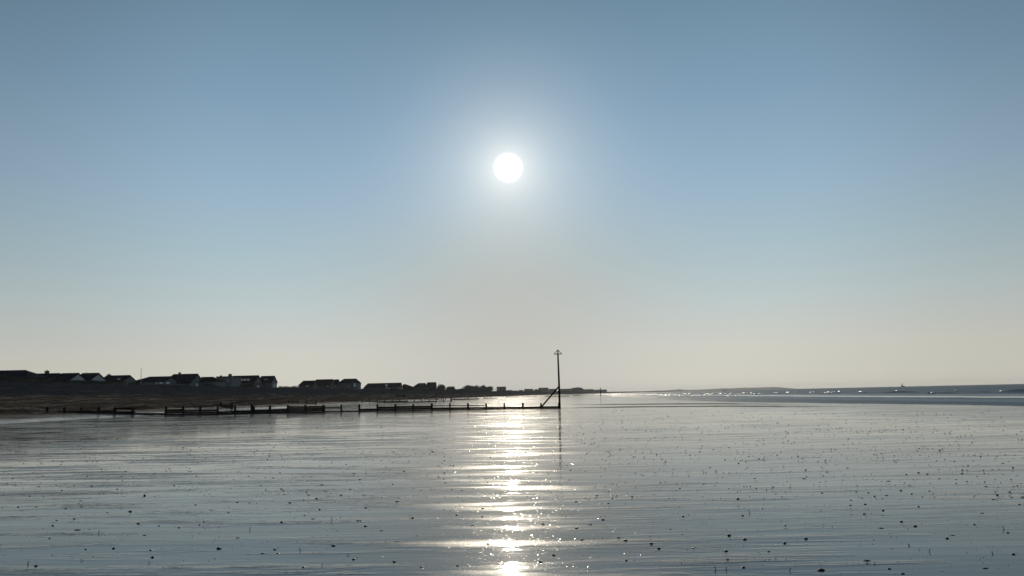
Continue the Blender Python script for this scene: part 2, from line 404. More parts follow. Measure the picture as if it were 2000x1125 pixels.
WAVES = [(1290, 1330, 770.6, .3, 5), (1335, 1365, 770.6, .25, 5), (1372, 1400, 770.3, .25, 5), (1405, 1450, 770.1, .25, 4), (1452, 1500, 769.9, .25, 3), (1330, 1352, 769.4, .3, 4), (1445, 1470, 767.6, .3, 2), (1530, 1566, 767.4, .35, 3), (1610, 1640, 767.0, .35, 3), (1740, 1776, 765.0, .35, 1), (1840, 1900, 764.0, .4, 1), (1322, 1372, 769.9, .3, 4), (1366, 1404, 769.2, .35, 4), (1384, 1424, 769.0, .3, 4), (1424, 1470, 768.6, .3, 3), (1480, 1532, 768.6, .3, 4),
         (1578, 1600, 766.8, .3, 2), (1594, 1634, 767.8, .3, 3), (1634, 1652, 765.8, .3, 2), (1655, 1702, 768.2, .5, 2), (1700, 1800, 766.8, .45, 0),
         (1804, 1880, 768.2, .3, 1), (1894, 1934, 766.2, .7, 0), (1925, 1960, 766.2, .3, 1), (1955, 2060, 765.9, .85, 0), (1560, 1660, 768.8, .18, 0)]
for wv in WAVES: wave(*wv)
# far headland across the bay
HEAD = [(1180, 767.2), (1215, 765.8), (1280, 763.8), (1290, 763.2), (1322, 761.6), (1330, 760.6), (1345, 761.8), (1375, 760.8), (1395, 760), (1412, 758.8), (1430, 759), (1440, 757.9),
        (1462, 757.6), (1490, 756.6), (1518, 756.3), (1526, 757.6), (1540, 760.2), (1560, 762)]
m = MB(); DH = 5600; n = len(HEAD); top = []; pts = []
for (x, y) in HEAD:
    p = P(x, y + (771.2 - .022 * (x - 1000)) - 766.8 + .022 * (x - 1200), DH); top.append(p)
fine = []
for a, b_ in zip(top, top[1:]):
    for k in range(6): 
        q = a.lerp(b_, k / 6); q.z += 3.0 * noise.noise(Vector((q.x * .02, 0, 0))); fine.append(q)
fine.append(top[-1])
for q in fine:
    z = max(.5, q.z + 1)
    pts += [(q.x, DH - 350, -.3), (q.x, DH - 180, z * .55), (q.x, DH, z), (q.x, DH + 400, z * .8), (q.x, DH + 700, -.3)]
m.poly(pts, [(i * 5 + j, i * 5 + j + 1, i * 5 + j + 6, i * 5 + j + 5) for i in range(len(fine) - 1) for j in range(4)])
M_hill = mat('wooded_hill', (.05, .06, .045), (.03, .035, .03), .01, .95)
o = m.build('headland', M_hill, smooth=True); tag(o, kind='structure')

# ------------------------------------------------------------------ groynes
def groyne(label, Y, posts, panels, y_of=None, thick=.09, pw=.20, rails=()):
    """posts: (px, top y px); panels: (px0, px1, top0, top1, bottom0, bottom1); all read in the picture at distance Y"""
    yy = y_of or (lambda px: Y)
    c = P((posts[0][0] + posts[-1][0]) / 2, 790, yy(0)); c.z = 0
    g = thing('groyne', c, label, 'groyne', 'timber groynes across the beach')
    for px, ty in posts:
        Yp = yy(px); p = P(px, ty, Yp); zb = hgt(p.x, Yp) - .3; m = MB(); hw = pw / 2 * random.uniform(.85, 1.15); z1 = p.z + random.uniform(-.02, .02)
        lean = random.uniform(-.03, .03)
        T = Matrix.Translation((p.x - c.x, Yp - c.y + .04, zb)) @ Matrix.Rotation(lean, 4, 'Y')
        h = z1 - zb
        m.box(-hw, hw, -hw, hw, 0, h - .05, T)
        m.poly([T @ Vector(q) for q in ((-hw * .96, -hw * .96, h - .05), (hw * .96, -hw * .96, h - .05), (hw * .96, hw * .96, h - .05), (-hw * .96, hw * .96, h - .05), (-hw * .5, -hw * .4, h), (hw * .7, -hw * .5, h - .015), (hw * .5, hw * .5, h), (-hw * .6, hw * .5, h - .02))],
               [(0, 1, 5, 4), (1, 2, 6, 5), (2, 3, 7, 6), (3, 0, 4, 7), (4, 5, 6, 7)])
        m.build('post', M_wood, g)
    for (x0, x1, t0, t1, b0, b1) in panels:
        Y0, Y1 = yy(x0) - pw * .5 - .03, yy(x1) - pw * .5 - .03
        A, B, C_, D_ = P(x0, t0, Y0), P(x1, t1, Y1), P(x0, b0, Y0), P(x1, b1, Y1)
        rows_ = max(1, round(((A.z - C_.z) + (B.z - D_.z)) / 2 / .22)); m = MB()
        for k in range(rows_):
            f0, f1 = k / rows_, (k + 1) / rows_ - .02
            za0, za1 = C_.z + (A.z - C_.z) * f0, C_.z + (A.z - C_.z) * f1
            zb0, zb1 = D_.z + (B.z - D_.z) * f0, D_.z + (B.z - D_.z) * f1
            j = random.uniform(-.008, .008)
            q = []
            for (X, Yq, z0, z1) in ((A.x, Y0, za0, za1), (B.x, Y1, zb0, zb1)):
                for yy2 in (Yq - thick / 2 + j, Yq + thick / 2 + j):
                    q += [(X - c.x, yy2 - c.y, z0), (X - c.x, yy2 - c.y, z1)]
            m.poly(q, [(0, 1, 3, 2), (4, 6, 7, 5), (0, 4, 5, 1), (2, 3, 7, 6), (1, 5, 7, 3), (0, 2, 6, 4)])
        m.build('plank_panel', M_plank, g)
    return g
YG = 83.0
posts = [(56, 796), (92, 794.8), (126, 795.2), (159, 794.8), (193, 794.8), (225, 794.8), (259.5, 795), (324.5, 793.2), (358, 792.5), (391, 792), (425.5, 794), (459, 790.6), (492, 789.4), (495.5, 792.5), (527, 791.5), (562, 791),
         (597, 790.6), (632, 790.2), (667, 790), (702, 789.3), (737, 789), (772.6, 788.8), (807.5, 788.5), (843, 787.8), (878.5, 787.4), (914, 787.2), (949.5, 787), (984.6, 787), (1021, 786.9), (1056.5, 787)]
panels = [(113, 160, 803.2, 802, 804.8, 807.5), (160, 225, 802, 801.3, 808, 809), (225, 264, 796.3, 795.8, 800.5, 799.6), (225, 264, 803.2, 803.2, 809, 809), (264, 322, 806.6, 806.4, 810, 810.5),
          (322, 358, 799.5, 798, 812, 812), (358, 391, 801, 800.2, 812, 811), (391, 427, 800.2, 800, 811, 811), (427, 460, 803, 802.4, 811, 810), (460, 492, 801.8, 801.2, 809.5, 809),
          (492, 527, 800.2, 799.4, 809, 808.5), (527, 562, 799.4, 798, 808.5, 808), (562, 597, 792.8, 793, 808, 807.5), (597, 635, 793, 792.2, 807.5, 807), (635, 667, 795.4, 795.2, 798, 797.8),
          (635, 667, 803, 802.8, 806, 806), (667, 702, 802.5, 802, 806, 805.6), (702, 737, 798.2, 797.8, 805.2, 805), (737, 772, 794.3, 793.6, 805, 804.6), (772, 807, 793, 792.4, 804.6, 804), (807, 845, 792.6, 792.2, 804, 803.5),
          (845, 914, 791.8, 791.4, 793.2, 792.9), (914, 952, 791.2, 791, 792.8, 792.6), (845, 914, 795.8, 795.2, 803, 802.4), (914, 984, 795.1, 794.6, 802.4, 801.6), (984, 1056, 794.6, 793.4, 801.6, 800.6), (1056, 1094, 793.3, 793, 800.6, 800)]
groyne('longest and nearest timber groyne, black against the wet sand, ending at the tall beacon pole', YG, posts, panels)
# second groyne, higher up the beach
def y2(px): return 150 - (px - 360) * .34 if px else 135
groyne('short timber groyne sloping down the shingle behind the left part of the longest groyne', 0, [(360, 784.6), (384, 785), (407, 785.5), (432, 785.2), (453.5, 785.2)],
       [(357, 384, 787.2, 788, 788.4, 789.8), (384, 407, 787.9, 788.2, 789.8, 792.5), (407, 432, 789.2, 790, 792.6, 795.2), (432, 456, 790, 790, 795.2, 798)], y2, pw=.26)
groyne('half buried groyne of four short posts on the beach with one low rail', 166, [(563.5, 782.5), (581, 783.2), (599, 783), (617, 782.5)], [(599, 617, 788, 787.8, 790, 789.8)], pw=.22)
YD = 207
groyne('long low groyne of thin dark posts behind the middle of the longest groyne', YD, [(679, 780.5), (693.4, 780.5), (708, 779.8), (722.4, 779.8), (737, 779.6), (751.6, 779.8), (766, 779.8), (780.3, 779.8), (794.7, 779.8), (809, 779.2), (823.5, 778.8), (838, 778.4), (852, 778.4), (866.3, 778.2), (880.3, 775.6), (881.6, 778)],
       [(704, 737, 784.3, 783.6, 786.4, 787), (737, 795, 783.6, 783, 787, 786.6), (795, 852, 784.2, 783.4, 786.2, 785.6), (852, 883, 784.2, 783.8, 785.6, 785.4)], pw=.2)
def y5(px): return 262 if px else 262
groyne('distant low groyne with many thin posts reaching the sun glitter', 290, [(764, 777.9), (775.5, 777.8), (787.5, 777.8), (800, 776.6), (811.5, 776.4), (821, 776.8), (831.5, 776.2), (842, 776.4), (852.5, 777), (862, 776.2), (870, 776), (900, 775.8), (915, 775.6), (930, 775.4)],
       [(828, 858, 780, 779.8, 781.4, 781), (883, 905, 778.6, 778.4, 781.2, 781), (905, 936, 778.2, 778, 781, 780.6)], pw=.22)
groyne('short dark groyne lying in the sun glitter between the long groyne and the far houses', 350, [(946, 775.4), (952, 775.6), (958, 775.8), (968, 776), (980, 777)], [(944, 972, 777.2, 777, 779.4, 779.2), (972, 981, 778, 778, 779, 779)], pw=.25)
groyne('far groyne seen as a dark line left of the beacon brace', 450, [(990, 774.2), (1008, 773.8), (1020, 774), (1033, 773.8), (1046, 773.6)], [(988, 1015, 774.8, 774.6, 776, 775.8), (1018, 1048, 774.8, 774.4, 776.4, 775.8)], pw=.3)
groyne('farthest groyne with two stubby posts seen around the foot of the beacon pole', 470, [(1070, 772.6), (1087.5, 772.8), (1098, 772.8), (1109, 772.8)], [(1064, 1112, 773.2, 773, 774.4, 774.2)], pw=.4)
groyne('row of tiny pegs standing in the shallows right of the beacon pole', 520, [(1124, 771.6), (1130, 771.6), (1135, 771.4), (1140.5, 771.6), (1146, 771.6), (1151.5, 771.5), (1158, 771.3), (1168, 771.3)], [(1118, 1131, 772.4, 772.3, 773, 773)], pw=.3)
# beacon at the end of the long groyne
foot = P(1093, 799, YG - .0)
bz = hgt(foot.x, foot.y)
bc = thing('beacon_pole', (foot.x, foot.y, bz), 'tall leaning pole with an open triangular topmark at the seaward end of the longest groyne', 'beacon', 'beacon poles')
def loc(p, o): return Vector(p) - o
O = Vector((foot.x, foot.y, bz))
m = MB(); topp = P(1089.6, 691.5, YG); m.tube([loc(P(1093.2, 799, YG), O) - Vector((0, 0, .4)), loc(P(1092.2, 760, YG), O), loc(P(1091, 725, YG), O), loc(topp, O)], [.13, .115, .10, .085], 10)
m.build('pole', M_wood, bc, True)
m = MB(); m.beam(loc(P(1058.5, 793.5, YG - .12), O), loc(P(1092, 754.5, YG - .12), O), .13, .17); m.build('brace', M_wood, bc)
m = MB(); m.beam(loc(P(1092.4, 798, YG - .18), O), loc(P(1092, 787, YG - .18), O), .25, .3); m.build('foot_post', M_wood, bc)
tm = MB(); ap = loc(P(1089.4, 683.2, YG), O); cb = loc(topp, O); rr = (P(1097.3, 691, YG) - P(1081.7, 691, YG)).length / 2
cor_ = [cb + Vector((math.cos(k) * rr, math.sin(k) * rr, 0)) for k in (0, math.pi / 2, math.pi, 3 * math.pi / 2)]
for k in range(4):
    tm.tube([cor_[k], cor_[(k + 1) % 4]], .035, 6); tm.tube([cor_[k], ap], .034, 6); tm.tube([cor_[k], cb], .02, 6)
tm.tube([cb - Vector((0, 0, .1)), ap], .03, 6)
for k in range(4):
    for f in (.33, .66): q = cor_[k].lerp(cor_[(k + 1) % 4], f); tm.tube([q, q.lerp(ap, .97)], .004, 5)
tm.build('topmark', M_paint, bc)
# distant beacon
p0 = P(1173, 773.3, 420); O = Vector((p0.x, p0.y, hgt(p0.x, p0.y)))
b2 = thing('beacon_pole', O, 'small far beacon pole in front of the end of the low far coast', 'beacon', 'beacon poles')
m = MB(); m.tube([Vector((0, 0, -.3)), loc(P(1172.6, 757.6, 420), O)], [.2, .13], 8); m.build('pole', M_wood, b2, True)
m = MB(); tp = loc(P(1172.6, 759, 420), O); m.tube([tp + Vector((-.35, 0, 0)), tp + Vector((.35, 0, 0))], .06, 6); m.tube([tp + Vector((-.35, 0, 0)), tp + Vector((0, 0, .7)), tp + Vector((.35, 0, 0))], .06, 6); m.build('topmark', M_paint, b2)
# slender marker post on the shingle and flagpole
p0 = G(706.8, 772.6); O = Vector(p0); ms = thing('marker_post', O, 'slender lone post standing on the shingle slope above the middle groynes', 'post')
m = MB(); hh_ = (P(706.8, 765.6, p0.y) - p0).z; m.box(-.09, .09, -.09, .09, -.3, hh_); m.build('post', M_wood, ms)
m = MB(); m.box(-.22, .22, -.13, -.1, hh_ - .45, hh_ - .1); m.build('sign_board', M_wood, ms)
D = depth(276.5, -96); p0 = P(276.5, 745, D); O = Vector((p0.x, p0.y, 2.2)); zt = P(275.8, 720, D)
fp = thing('flagpole', O, 'thin bare flagpole rising between the two gabled bungalows on the left', 'flagpole')
m = MB(); m.tube([Vector((0, 0, 0)), loc(zt, O)], [.10, .05], 8); m.build('pole', M_metal, fp, True)
m = MB(); m.tube([loc(zt, O) - Vector((0, 0, .02)), loc(zt, O) + Vector((0, 0, .14))], [.09, .05], 8); m.build('finial', M_metal, fp, True)

# ------------------------------------------------------------------ houses
LAND = 2.0
def house(label, xl, xa, yr, ye, w=8, s=-106, hl=0, hr=0, roof=M_roof, wall=M_brick, chim=(), win=(), gwin=(), dorm=(), sky_l=(), finish=None, D=None, gable=None, cat='house', name='house'):
    D = D or depth(xa, s)
    A = P(xa, yr, D); L = P(xl, yr + .0, D); zr = A.z; ze = P(xa, ye, D).z; x0, x1 = L.x, A.x
    if x1 - x0 < 2: x0 = x1 - 2
    cx = (x0 + x1) / 2; O = Vector((cx, D, LAND)); a, b_ = x0 - cx, x1 - cx; R_ = zr - LAND; E_ = ze - LAND; h2 = w / 2
    e0, e1 = a - hl, b_ + hr                                       # eave ends
    t = thing(name, O, label, cat, 'seaside houses behind the shingle bank')
    m = MB()
    if hl == 0 or hr == 0:
        pass
    # walls: body up to the eaves, gables where there is no hip
    m.box(e0 + .25, e1 - .25, -h2 + .3, h2 - .3, -1.2, E_ - .02)
    m.build('wall', wall, t)
    for end, hh_ in ((e0, hl), (e1, hr)):
        if hh_ == 0:
            g = MB(); sg = 1 if end == e1 else -1; x_ = end - sg * .3
            k = (R_ - E_) * (1 - .3 / h2) - .05
            g.poly([(x_, -h2 + .3, E_ - .02), (x_, h2 - .3, E_ - .02), (x_, 0, E_ - .02 + k), (x_ + sg * .08, -h2 + .3, E_ - .02), (x_ + sg * .08, h2 - .3, E_ - .02), (x_ + sg * .08, 0, E_ - .02 + k)],
                   [(0, 1, 2), (3, 5, 4), (0, 3, 4, 1), (1, 4, 5, 2), (2, 5, 3, 0)])
            g.build('gable', gable or wall, t)
    rf = MB(); th = .16
    top = [(a if hl else e0, 0, R_), (b_ if hr else e1, 0, R_), (e0, -h2, E_), (e1, -h2, E_), (e0, h2, E_), (e1, h2, E_)]
    bot = [(x, y, z - th) for x, y, z in top]
    q = top + bot
    rf.poly(q, [(2, 3, 1, 0), (5, 4, 0, 1), (4, 2, 0), (3, 5, 1), (6, 7, 9, 8), (7, 6, 10, 11), (6, 8, 10), (7, 11, 9), (2, 8, 9, 3), (5, 11, 10, 4), (4, 10, 8, 2), (3, 9, 11, 5)] if (hl and hr) else
            [(2, 3, 1, 0), (5, 4, 0, 1), (6, 7, 9, 8), (7, 6, 10, 11), (2, 8, 9, 3), (5, 11, 10, 4)] +
            ([(4, 2, 0), (6, 8, 10), (4, 10, 8, 2)] if hl else [(0, 6, 8, 2), (4, 10, 6, 0)]) + ([(3, 5, 1), (7, 11, 9), (3, 9, 11, 5)] if hr else [(1, 3, 9, 7), (1, 7, 11, 5)]))
    ro = rf.build('roof', roof, t)
    rg = MB(); rg.tube([(top[0][0] + .1, 0, R_ + .02), (top[1][0] - .1, 0, R_ + .02)], .10, 6); rg.build('ridge_tiles', roof, ro)
    ppm = D / F
    for (px, wpx, y0) in chim:
        c_ = P(px, y0, D) - O; hw = max(.25, wpx * ppm / 2); m = MB()
        m.box(c_.x - hw, c_.x + hw, -.35, .35, R_ - .8, c_.z - .25); m.box(c_.x - hw - .07, c_.x + hw + .07, -.42, .42, c_.z - .25, c_.z - .12)
        ch = m.build('chimney', M_brick, ro); m = MB()
        for dx in (-.5, .5) if hw > .4 else (0,):
            m.tube([(c_.x + dx * hw, 0, c_.z - .12), (c_.x + dx * hw, 0, c_.z + .12)], [.14, .11], 8)
        m.build('chimney_pot', M_roof2, ch)
    def window(q, wm, hm, face, pane=M_glass):
        m = MB(); g = MB(); fw = .08
        if face == 'y':
            y_ = q.y
            m.box(q.x - wm / 2, q.x + wm / 2, y_ - .05, y_ + .05, q.z - hm / 2, q.z - hm / 2 + fw); m.box(q.x - wm / 2, q.x + wm / 2, y_ - .05, y_ + .05, q.z + hm / 2 - fw, q.z + hm / 2)
            for xx in (q.x - wm / 2 + fw / 2, q.x, q.x + wm / 2 - fw / 2): m.box(xx - fw / 2, xx + fw / 2, y_ - .045, y_ + .045, q.z - hm / 2 + fw, q.z + hm / 2 - fw)
            g.box(q.x - wm / 2 + .03, q.x + wm / 2 - .03, y_ - .015, y_ + .02, q.z - hm / 2 + .03, q.z + hm / 2 - .03)
        else:
            x_ = q.x
            m.box(x_ - .05, x_ + .05, q.y - wm / 2, q.y + wm / 2, q.z - hm / 2, q.z - hm / 2 + fw); m.box(x_ - .05, x_ + .05, q.y - wm / 2, q.y + wm / 2, q.z + hm / 2 - fw, q.z + hm / 2)
            for yy_ in (q.y - wm / 2 + fw / 2, q.y, q.y + wm / 2 - fw / 2): m.box(x_ - .045, x_ + .045, yy_ - fw / 2, yy_ + fw / 2, q.z - hm / 2 + fw, q.z + hm / 2 - fw)
            g.box(x_ - .02, x_ + .015, q.y - wm / 2 + .03, q.y + wm / 2 - .03, q.z - hm / 2 + .03, q.z + hm / 2 - .03)
        f = m.build('window', M_frame, t); g.build('pane', pane, f)
    for (px, py, wp, hp, *rest) in win:
        Yf = D - h2 + .3 - .03; q = P(px, py, Yf) - O; window(q, wp * ppm, hp * ppm, 'y', M_curtain if rest else M_glass)
    for (u, zf, wm, hm, *rest) in gwin:                             # on the seaward gable: across, up, size in metres
        q = Vector((e1 - .25 + (.03), u, zf * R_)); window(q, wm, hm, 'x', M_curtain if rest else M_glass)
    for (px, py, wp, hp) in dorm:                                  # flat roofed dormer on the near slope
        q = P(px, py, D - h2 * .72) - O; wm, hm = wp * ppm, hp * ppm; m = MB(); yf = -h2 * .72
        m.box(q.x - wm / 2, q.x + wm / 2, yf, -h2 * .1, q.z - hm / 2, q.z + hm / 2); m.box(q.x - wm / 2 - .1, q.x + wm / 2 + .1, yf - .15, -h2 * .1, q.z + hm / 2, q.z + hm / 2 + .1)
        d = m.build('dormer', wall, ro); k = max(1, round(wm / 1.3)); m = MB()
        for i in range(k):
            c0 = q.x - wm / 2 + wm * (i + .5) / k; m.box(c0 - wm / k * .4, c0 + wm / k * .4, yf - .04, yf - .003, q.z - hm * .35, q.z + hm * .38)
        m.build('window', M_curtain, d)
    for (px, u, wp, hm) in sky_l:
        q = P(px, yr, D) - O; f = u; sl_ = Vector((0, -h2, E_ - R_)); n_ = Vector((0, E_ - R_, h2)).normalized(); n_ = Vector((0, -(R_ - E_), h2)).normalized()
        c_ = Vector((q.x, 0, R_)) + sl_ * f + n_ * .05; d = sl_.normalized() * hm / 2; x_ = Vector((wp * ppm / 2, 0, 0)); m = MB()
        m.poly([c_ - d - x_, c_ - d + x_, c_ + d + x_, c_ + d - x_, c_ - d - x_ + n_ * .05, c_ - d + x_ + n_ * .05, c_ + d + x_ + n_ * .05, c_ + d - x_ + n_ * .05], [(3, 2, 1, 0), (4, 5, 6, 7), (0, 1, 5, 4), (1, 2, 6, 5), (2, 3, 7, 6), (3, 0, 4, 7)])
        m.build('rooflight', M_glass, ro)
    return t
house('long low house at the far left with the highest dark roof', -45, 52, 723.4, 739, 9, hr=3.0)
house('dark house with a square chimney on its ridge beside the far left house', 60, 118, 729.4, 741, 8, chim=((92, 5.5, 723.5),), hr=0)
house('bungalow with a pale boarded gable, first of the twin gables on the left', 120, 155, 729, 742, 7, s=-101, gwin=((0, .62, 1.2, .8),), gable=M_white, wall=M_render)
house('bungalow with a pale gable and a thin vent pipe on its roof', 160, 194, 728.8, 743, 7.5, s=-102, chim=(), gwin=((0, .5, 2.2, 1.0),), gable=M_white, wall=M_render)
house('gabled house with a dormer and chimney left of the flagpole', 207, 255, 733.2, 745, 7.5, s=-103, chim=((213, 4.6, 730.6),), dorm=((232, 741, 6.5, 4.5),), gwin=((-.9, .6, .6, 1.2, 1),), gable=M_render)
house('long low bungalow with a row of white windows right of the flagpole', 290, 336, 735.3, 745.4, 10, s=-110, hl=3.2, wall=M_render, win=((314.5, 748, 6.5, 3.2, 1), (328, 748, 6.5, 3.2, 1), (306, 748.5, 3, 3)), gwin=((0, .4, 2, 1),))
house('tall dark roofed house with a slim chimney and a glazed blue grey gable', 338, 387, 730.3, 749, 11, s=-106, hl=.9, chim=((351, 3, 727),), gable=M_render, wall=M_render, gwin=((0, .55, 1.5, 1.5, 1), (2.2, .33, 1.2, 1.2)), win=((343, 749, 4, 3, 1), (350, 749.5, 3, 3)))
house('low hipped bungalow with a pale porch between two taller houses', 393, 417, 736.4, 745, 9, s=-104, hr=2.6, hl=0, wall=M_render, roof=M_roof2)
house('house with a long dormer of white windows below its ridge', 454, 506, 733.4, 747, 9, s=-106, dorm=((472, 742.2, 31, 5.6),), gable=M_render, gwin=((0, .5, 2.4, 1.2), (1.5, .3, 1, 1, 1)))
house('gabled house with tall white gable windows at the right end of the left row', 510, 537, 734.3, 747, 7.5, s=-104, gable=M_render, wall=M_render, gwin=((-1.1, .55, .7, 1.7, 1), (0, .6, .7, 2.0), (1.1, .55, .7, 1.7, 1)), dorm=((519, 741, 5, 3),))
house('low hip ended house at the left of the second group', 592, 617, 743.4, 752, 9, hl=1.0, win=((600, 754, 5, 2.5),))
house('broad dark roofed house standing above its low hipped neighbour', 617, 651, 740.8, 753, 10, s=-107, roof=M_roof2, win=((640, 753.5, 4, 2.4, 1),))
house('small dark house wedged behind the broad roofed house', 652, 662, 741.2, 752, 8, s=-110, win=((654, 753.5, 3.5, 3, 1),))
house('hipped house with one tall bright window at the right of the second group', 671, 696, 739.7, 748, 10, s=-104, hl=2.2, hr=1.8, wall=M_render, win=((693, 752, 5, 7.5, 1), (681, 756, 3, 2)))
house('long roofed house with scattered white windows, third group', 718, 784, 747.6, 756, 11, hl=1.8, s=-104, roof=M_roof, win=((755, 757, 1.8, 4.5, 1), (760, 758, 1.8, 3.5, 1), (778.5, 757.5, 1.6, 5, 1)), dorm=((754.5, 752.5, 5.5, 5),), gwin=((0, .5, 3, 2, 1),))
house('low hipped cottage at the right end of the third group', 787, 793, 750.6, 756.5, 9, hr=5.5, hl=0, s=-106, roof=M_roof2)
house('hipped house with two glinting rooflights', 817, 831, 748.3, 757, 12, hl=4.5, hr=2, s=-104, roof=M_roof2, sky_l=((821.5, .32, 2.4, 3.0), (825.5, .32, 2.4, 3.0)))
house('house with a square ended ridge beside the trees in the third group', 834, 852, 746.6, 757, 10, s=-108, gable=M_render, gwin=((0, .5, 4, 2),))
# vent pipe
D = depth(194, -102); q = P(168.5, 726.4, D); tt = [o for o in COL.objects if o.get('label', '').startswith('bungalow with a pale gable and a thin')][0]
m = MB(); m.tube([q - tt.location - Vector((0, 0, .7)), q - tt.location], .06, 6); m.build('vent_pipe', M_metal, tt)
# flat roofed white house
def block(label, x0p, x1p, yt, s=-104, dep=9, chim=(), wins=(), wall=M_render, D=None, name='house', cat='house', storeys=2, ground=LAND):
    D = D or depth((x0p + x1p) / 2, s); a, b_ = P(x0p, yt, D), P(x1p, yt, D); cx = (a.x + b_.x) / 2; O = Vector((cx, D, ground)); H = (a.z + b_.z) / 2 - ground; hw = (b_.x - a.x) / 2
    t = thing(name, O, label, cat, 'seaside houses behind the shingle bank')
    m = MB(); m.box(-hw, hw, 0, dep, -1, H - .25); m.build('wall', wall, t)
    m = MB(); m.box(-hw - .15, hw + .15, -.15, dep + .15, H - .25, H); r_ = m.build('roof', M_roof, t)
    for (px, wpx, y0) in chim:
        c_ = P(px, y0, D) - O; w2 = wpx * D / F / 2; m = MB(); m.box(c_.x - w2, c_.x + w2, 2, 3, H, c_.z); ch = m.build('chimney', M_brick, r_)
        m = MB(); m.tube([(c_.x, 2.5, c_.z), (c_.x, 2.5, c_.z + .15)], [.16, .12], 8); m.build('chimney_pot', M_roof2, ch)
    for (px, py, wp, hp, *rest) in wins:
        q = P(px, py, D) - O; w2, h2_ = wp * D / F / 2, hp * D / F / 2; m = MB(); g = MB()
        for (u0, u1, v0, v1) in ((-w2, w2, -h2_, -h2_ + .08), (-w2, w2, h2_ - .08, h2_), (-w2, -w2 + .08, -h2_ + .08, h2_ - .08), (w2 - .08, w2, -h2_ + .08, h2_ - .08)):
            m.box(q.x + u0, q.x + u1, -.06, -.002, q.z + v0, q.z + v1)
        g.box(q.x - w2 + .03, q.x + w2 - .03, -.03, -.004, q.z - h2_ + .03, q.z + h2_ - .03)
        f = m.build('window', M_frame, t); g.build('pane', M_curtain if rest else M_glass, f)
    return t
block('flat roofed pale house with a wide chimney left of the long dormer house', 422.5, 452, 735, s=-106, chim=((444, 5, 730.2), (426, 2, 733.2)), wins=((428, 743, 5, 3), (446, 743, 3, 3.5), (436, 748, 6, 3)))
block('square dark house with a bright window strip right of the dense trees', 970, 988, 755.2, s=-104, dep=14, wall=M_brick, wins=((971.5, 760.2, 9, 1.2, 1), (981, 760, 2.5, 1)))
FAR = [('low terrace roof seen in the distance right of the square dark house', 989, 1001, 762, -104), ('tiny low roof in the distance between two far terraces', 1013, 1022, 761.8, -108), ('low far house with a long flat roof', 1024, 1041, 759.6, -104),
       ('far house with one glinting window left of the beacon pole', 1052, 1071, 757.2, -104), ('low far building behind the top of the beacon brace', 1072, 1087, 759.4, -106), ('long far building just right of the beacon pole', 1095, 1117, 759.3, -104),
       ('far building right of the pale columned dome', 1140, 1159, 760.2, -104), ('long flat far building at the end of the built up coast', 1160, 1185, 760.9, -104)]
for i, (lb, a, b_, y, s) in enumerate(FAR):
    k = (b_ - a) / 5
    block(lb, a, b_, y, s, 18, wall=M_render if i % 2 else M_brick, wins=[(a + k * j, y + 2.4, 1.6, .9) + ((1,) if lb.startswith('far house with one') and j == 2 else ()) for j in range(1, 5)])
# domed building with pale pillars
D = depth(1129, -102); c_ = P(1129, 763, D); O = Vector((c_.x, D, LAND)); sc_ = D / F
t = thing('pavilion', O, 'far domed building with a row of pale vertical pillars', 'pavilion')
zt = P(1129, 756.4, D).z - LAND; m = MB(); m.box(-10.5 * sc_, 10.5 * sc_, 0, 20, -1, zt * .62); m.build('wall', M_brick, t)
m = MB(); n = 16; pts = [];
for j in range(5):
    f = j / 4; 
    for k in range(n): a_ = 2 * math.pi * k / n; pts.append((math.cos(a_) * 11.5 * sc_ * math.cos(f * 1.5), 10 + math.sin(a_) * 11 * math.cos(f * 1.5), zt * .6 + zt * .4 * math.sin(f * 1.5)))
m.poly(pts, [(j * n + k, j * n + (k + 1) % n, (j + 1) * n + (k + 1) % n, (j + 1) * n + k) for j in range(4) for k in range(n)] + [tuple(4 * n + k for k in range(n))]); m.build('dome_roof', M_roof, t, True)
for k in range(6):
    x_ = (-7 + 2.8 * k) * sc_; m = MB(); m.tube([(x_, -.6, -1), (x_, -.6, zt * .58)], .55, 8); m.build('pillar', M_render, t)

# ------------------------------------------------------------------ planting
def crown(rx, ry, rz, n, size, seed=0, cz=0.0, lumps=6):
    rnd = random.Random(seed); m = MB(); cl = []
    for _ in range(lumps): cl.append((rnd.uniform(-.65, .65) * rx, rnd.uniform(-.5, .5) * ry, cz + rnd.uniform(-.35, .45) * rz, rnd.uniform(.38, .6)))
    cl.append((0, 0, cz - .1 * rz, .8))
    for _ in range(n):
        x, y, z, f = rnd.choice(cl); d = Vector((rnd.gauss(0, 1), rnd.gauss(0, 1), rnd.gauss(0, 1))).normalized() * rnd.random() ** .4
        p = Vector((x + d.x * rx * f, y + d.y * ry * f, max(cz - rz * .98, z + d.z * rz * f)))
        a = Vector((rnd.gauss(0, 1), rnd.gauss(0, 1), rnd.gauss(0, 1))).normalized(); b_ = a.orthogonal().normalized(); k = size * rnd.uniform(.5, 1.3)
        m.poly([p, p + a * k + b_ * k * .5, p + a * 1.6 * k, p + a * k - b_ * k * .5], [(0, 1, 2, 3)])
    return m
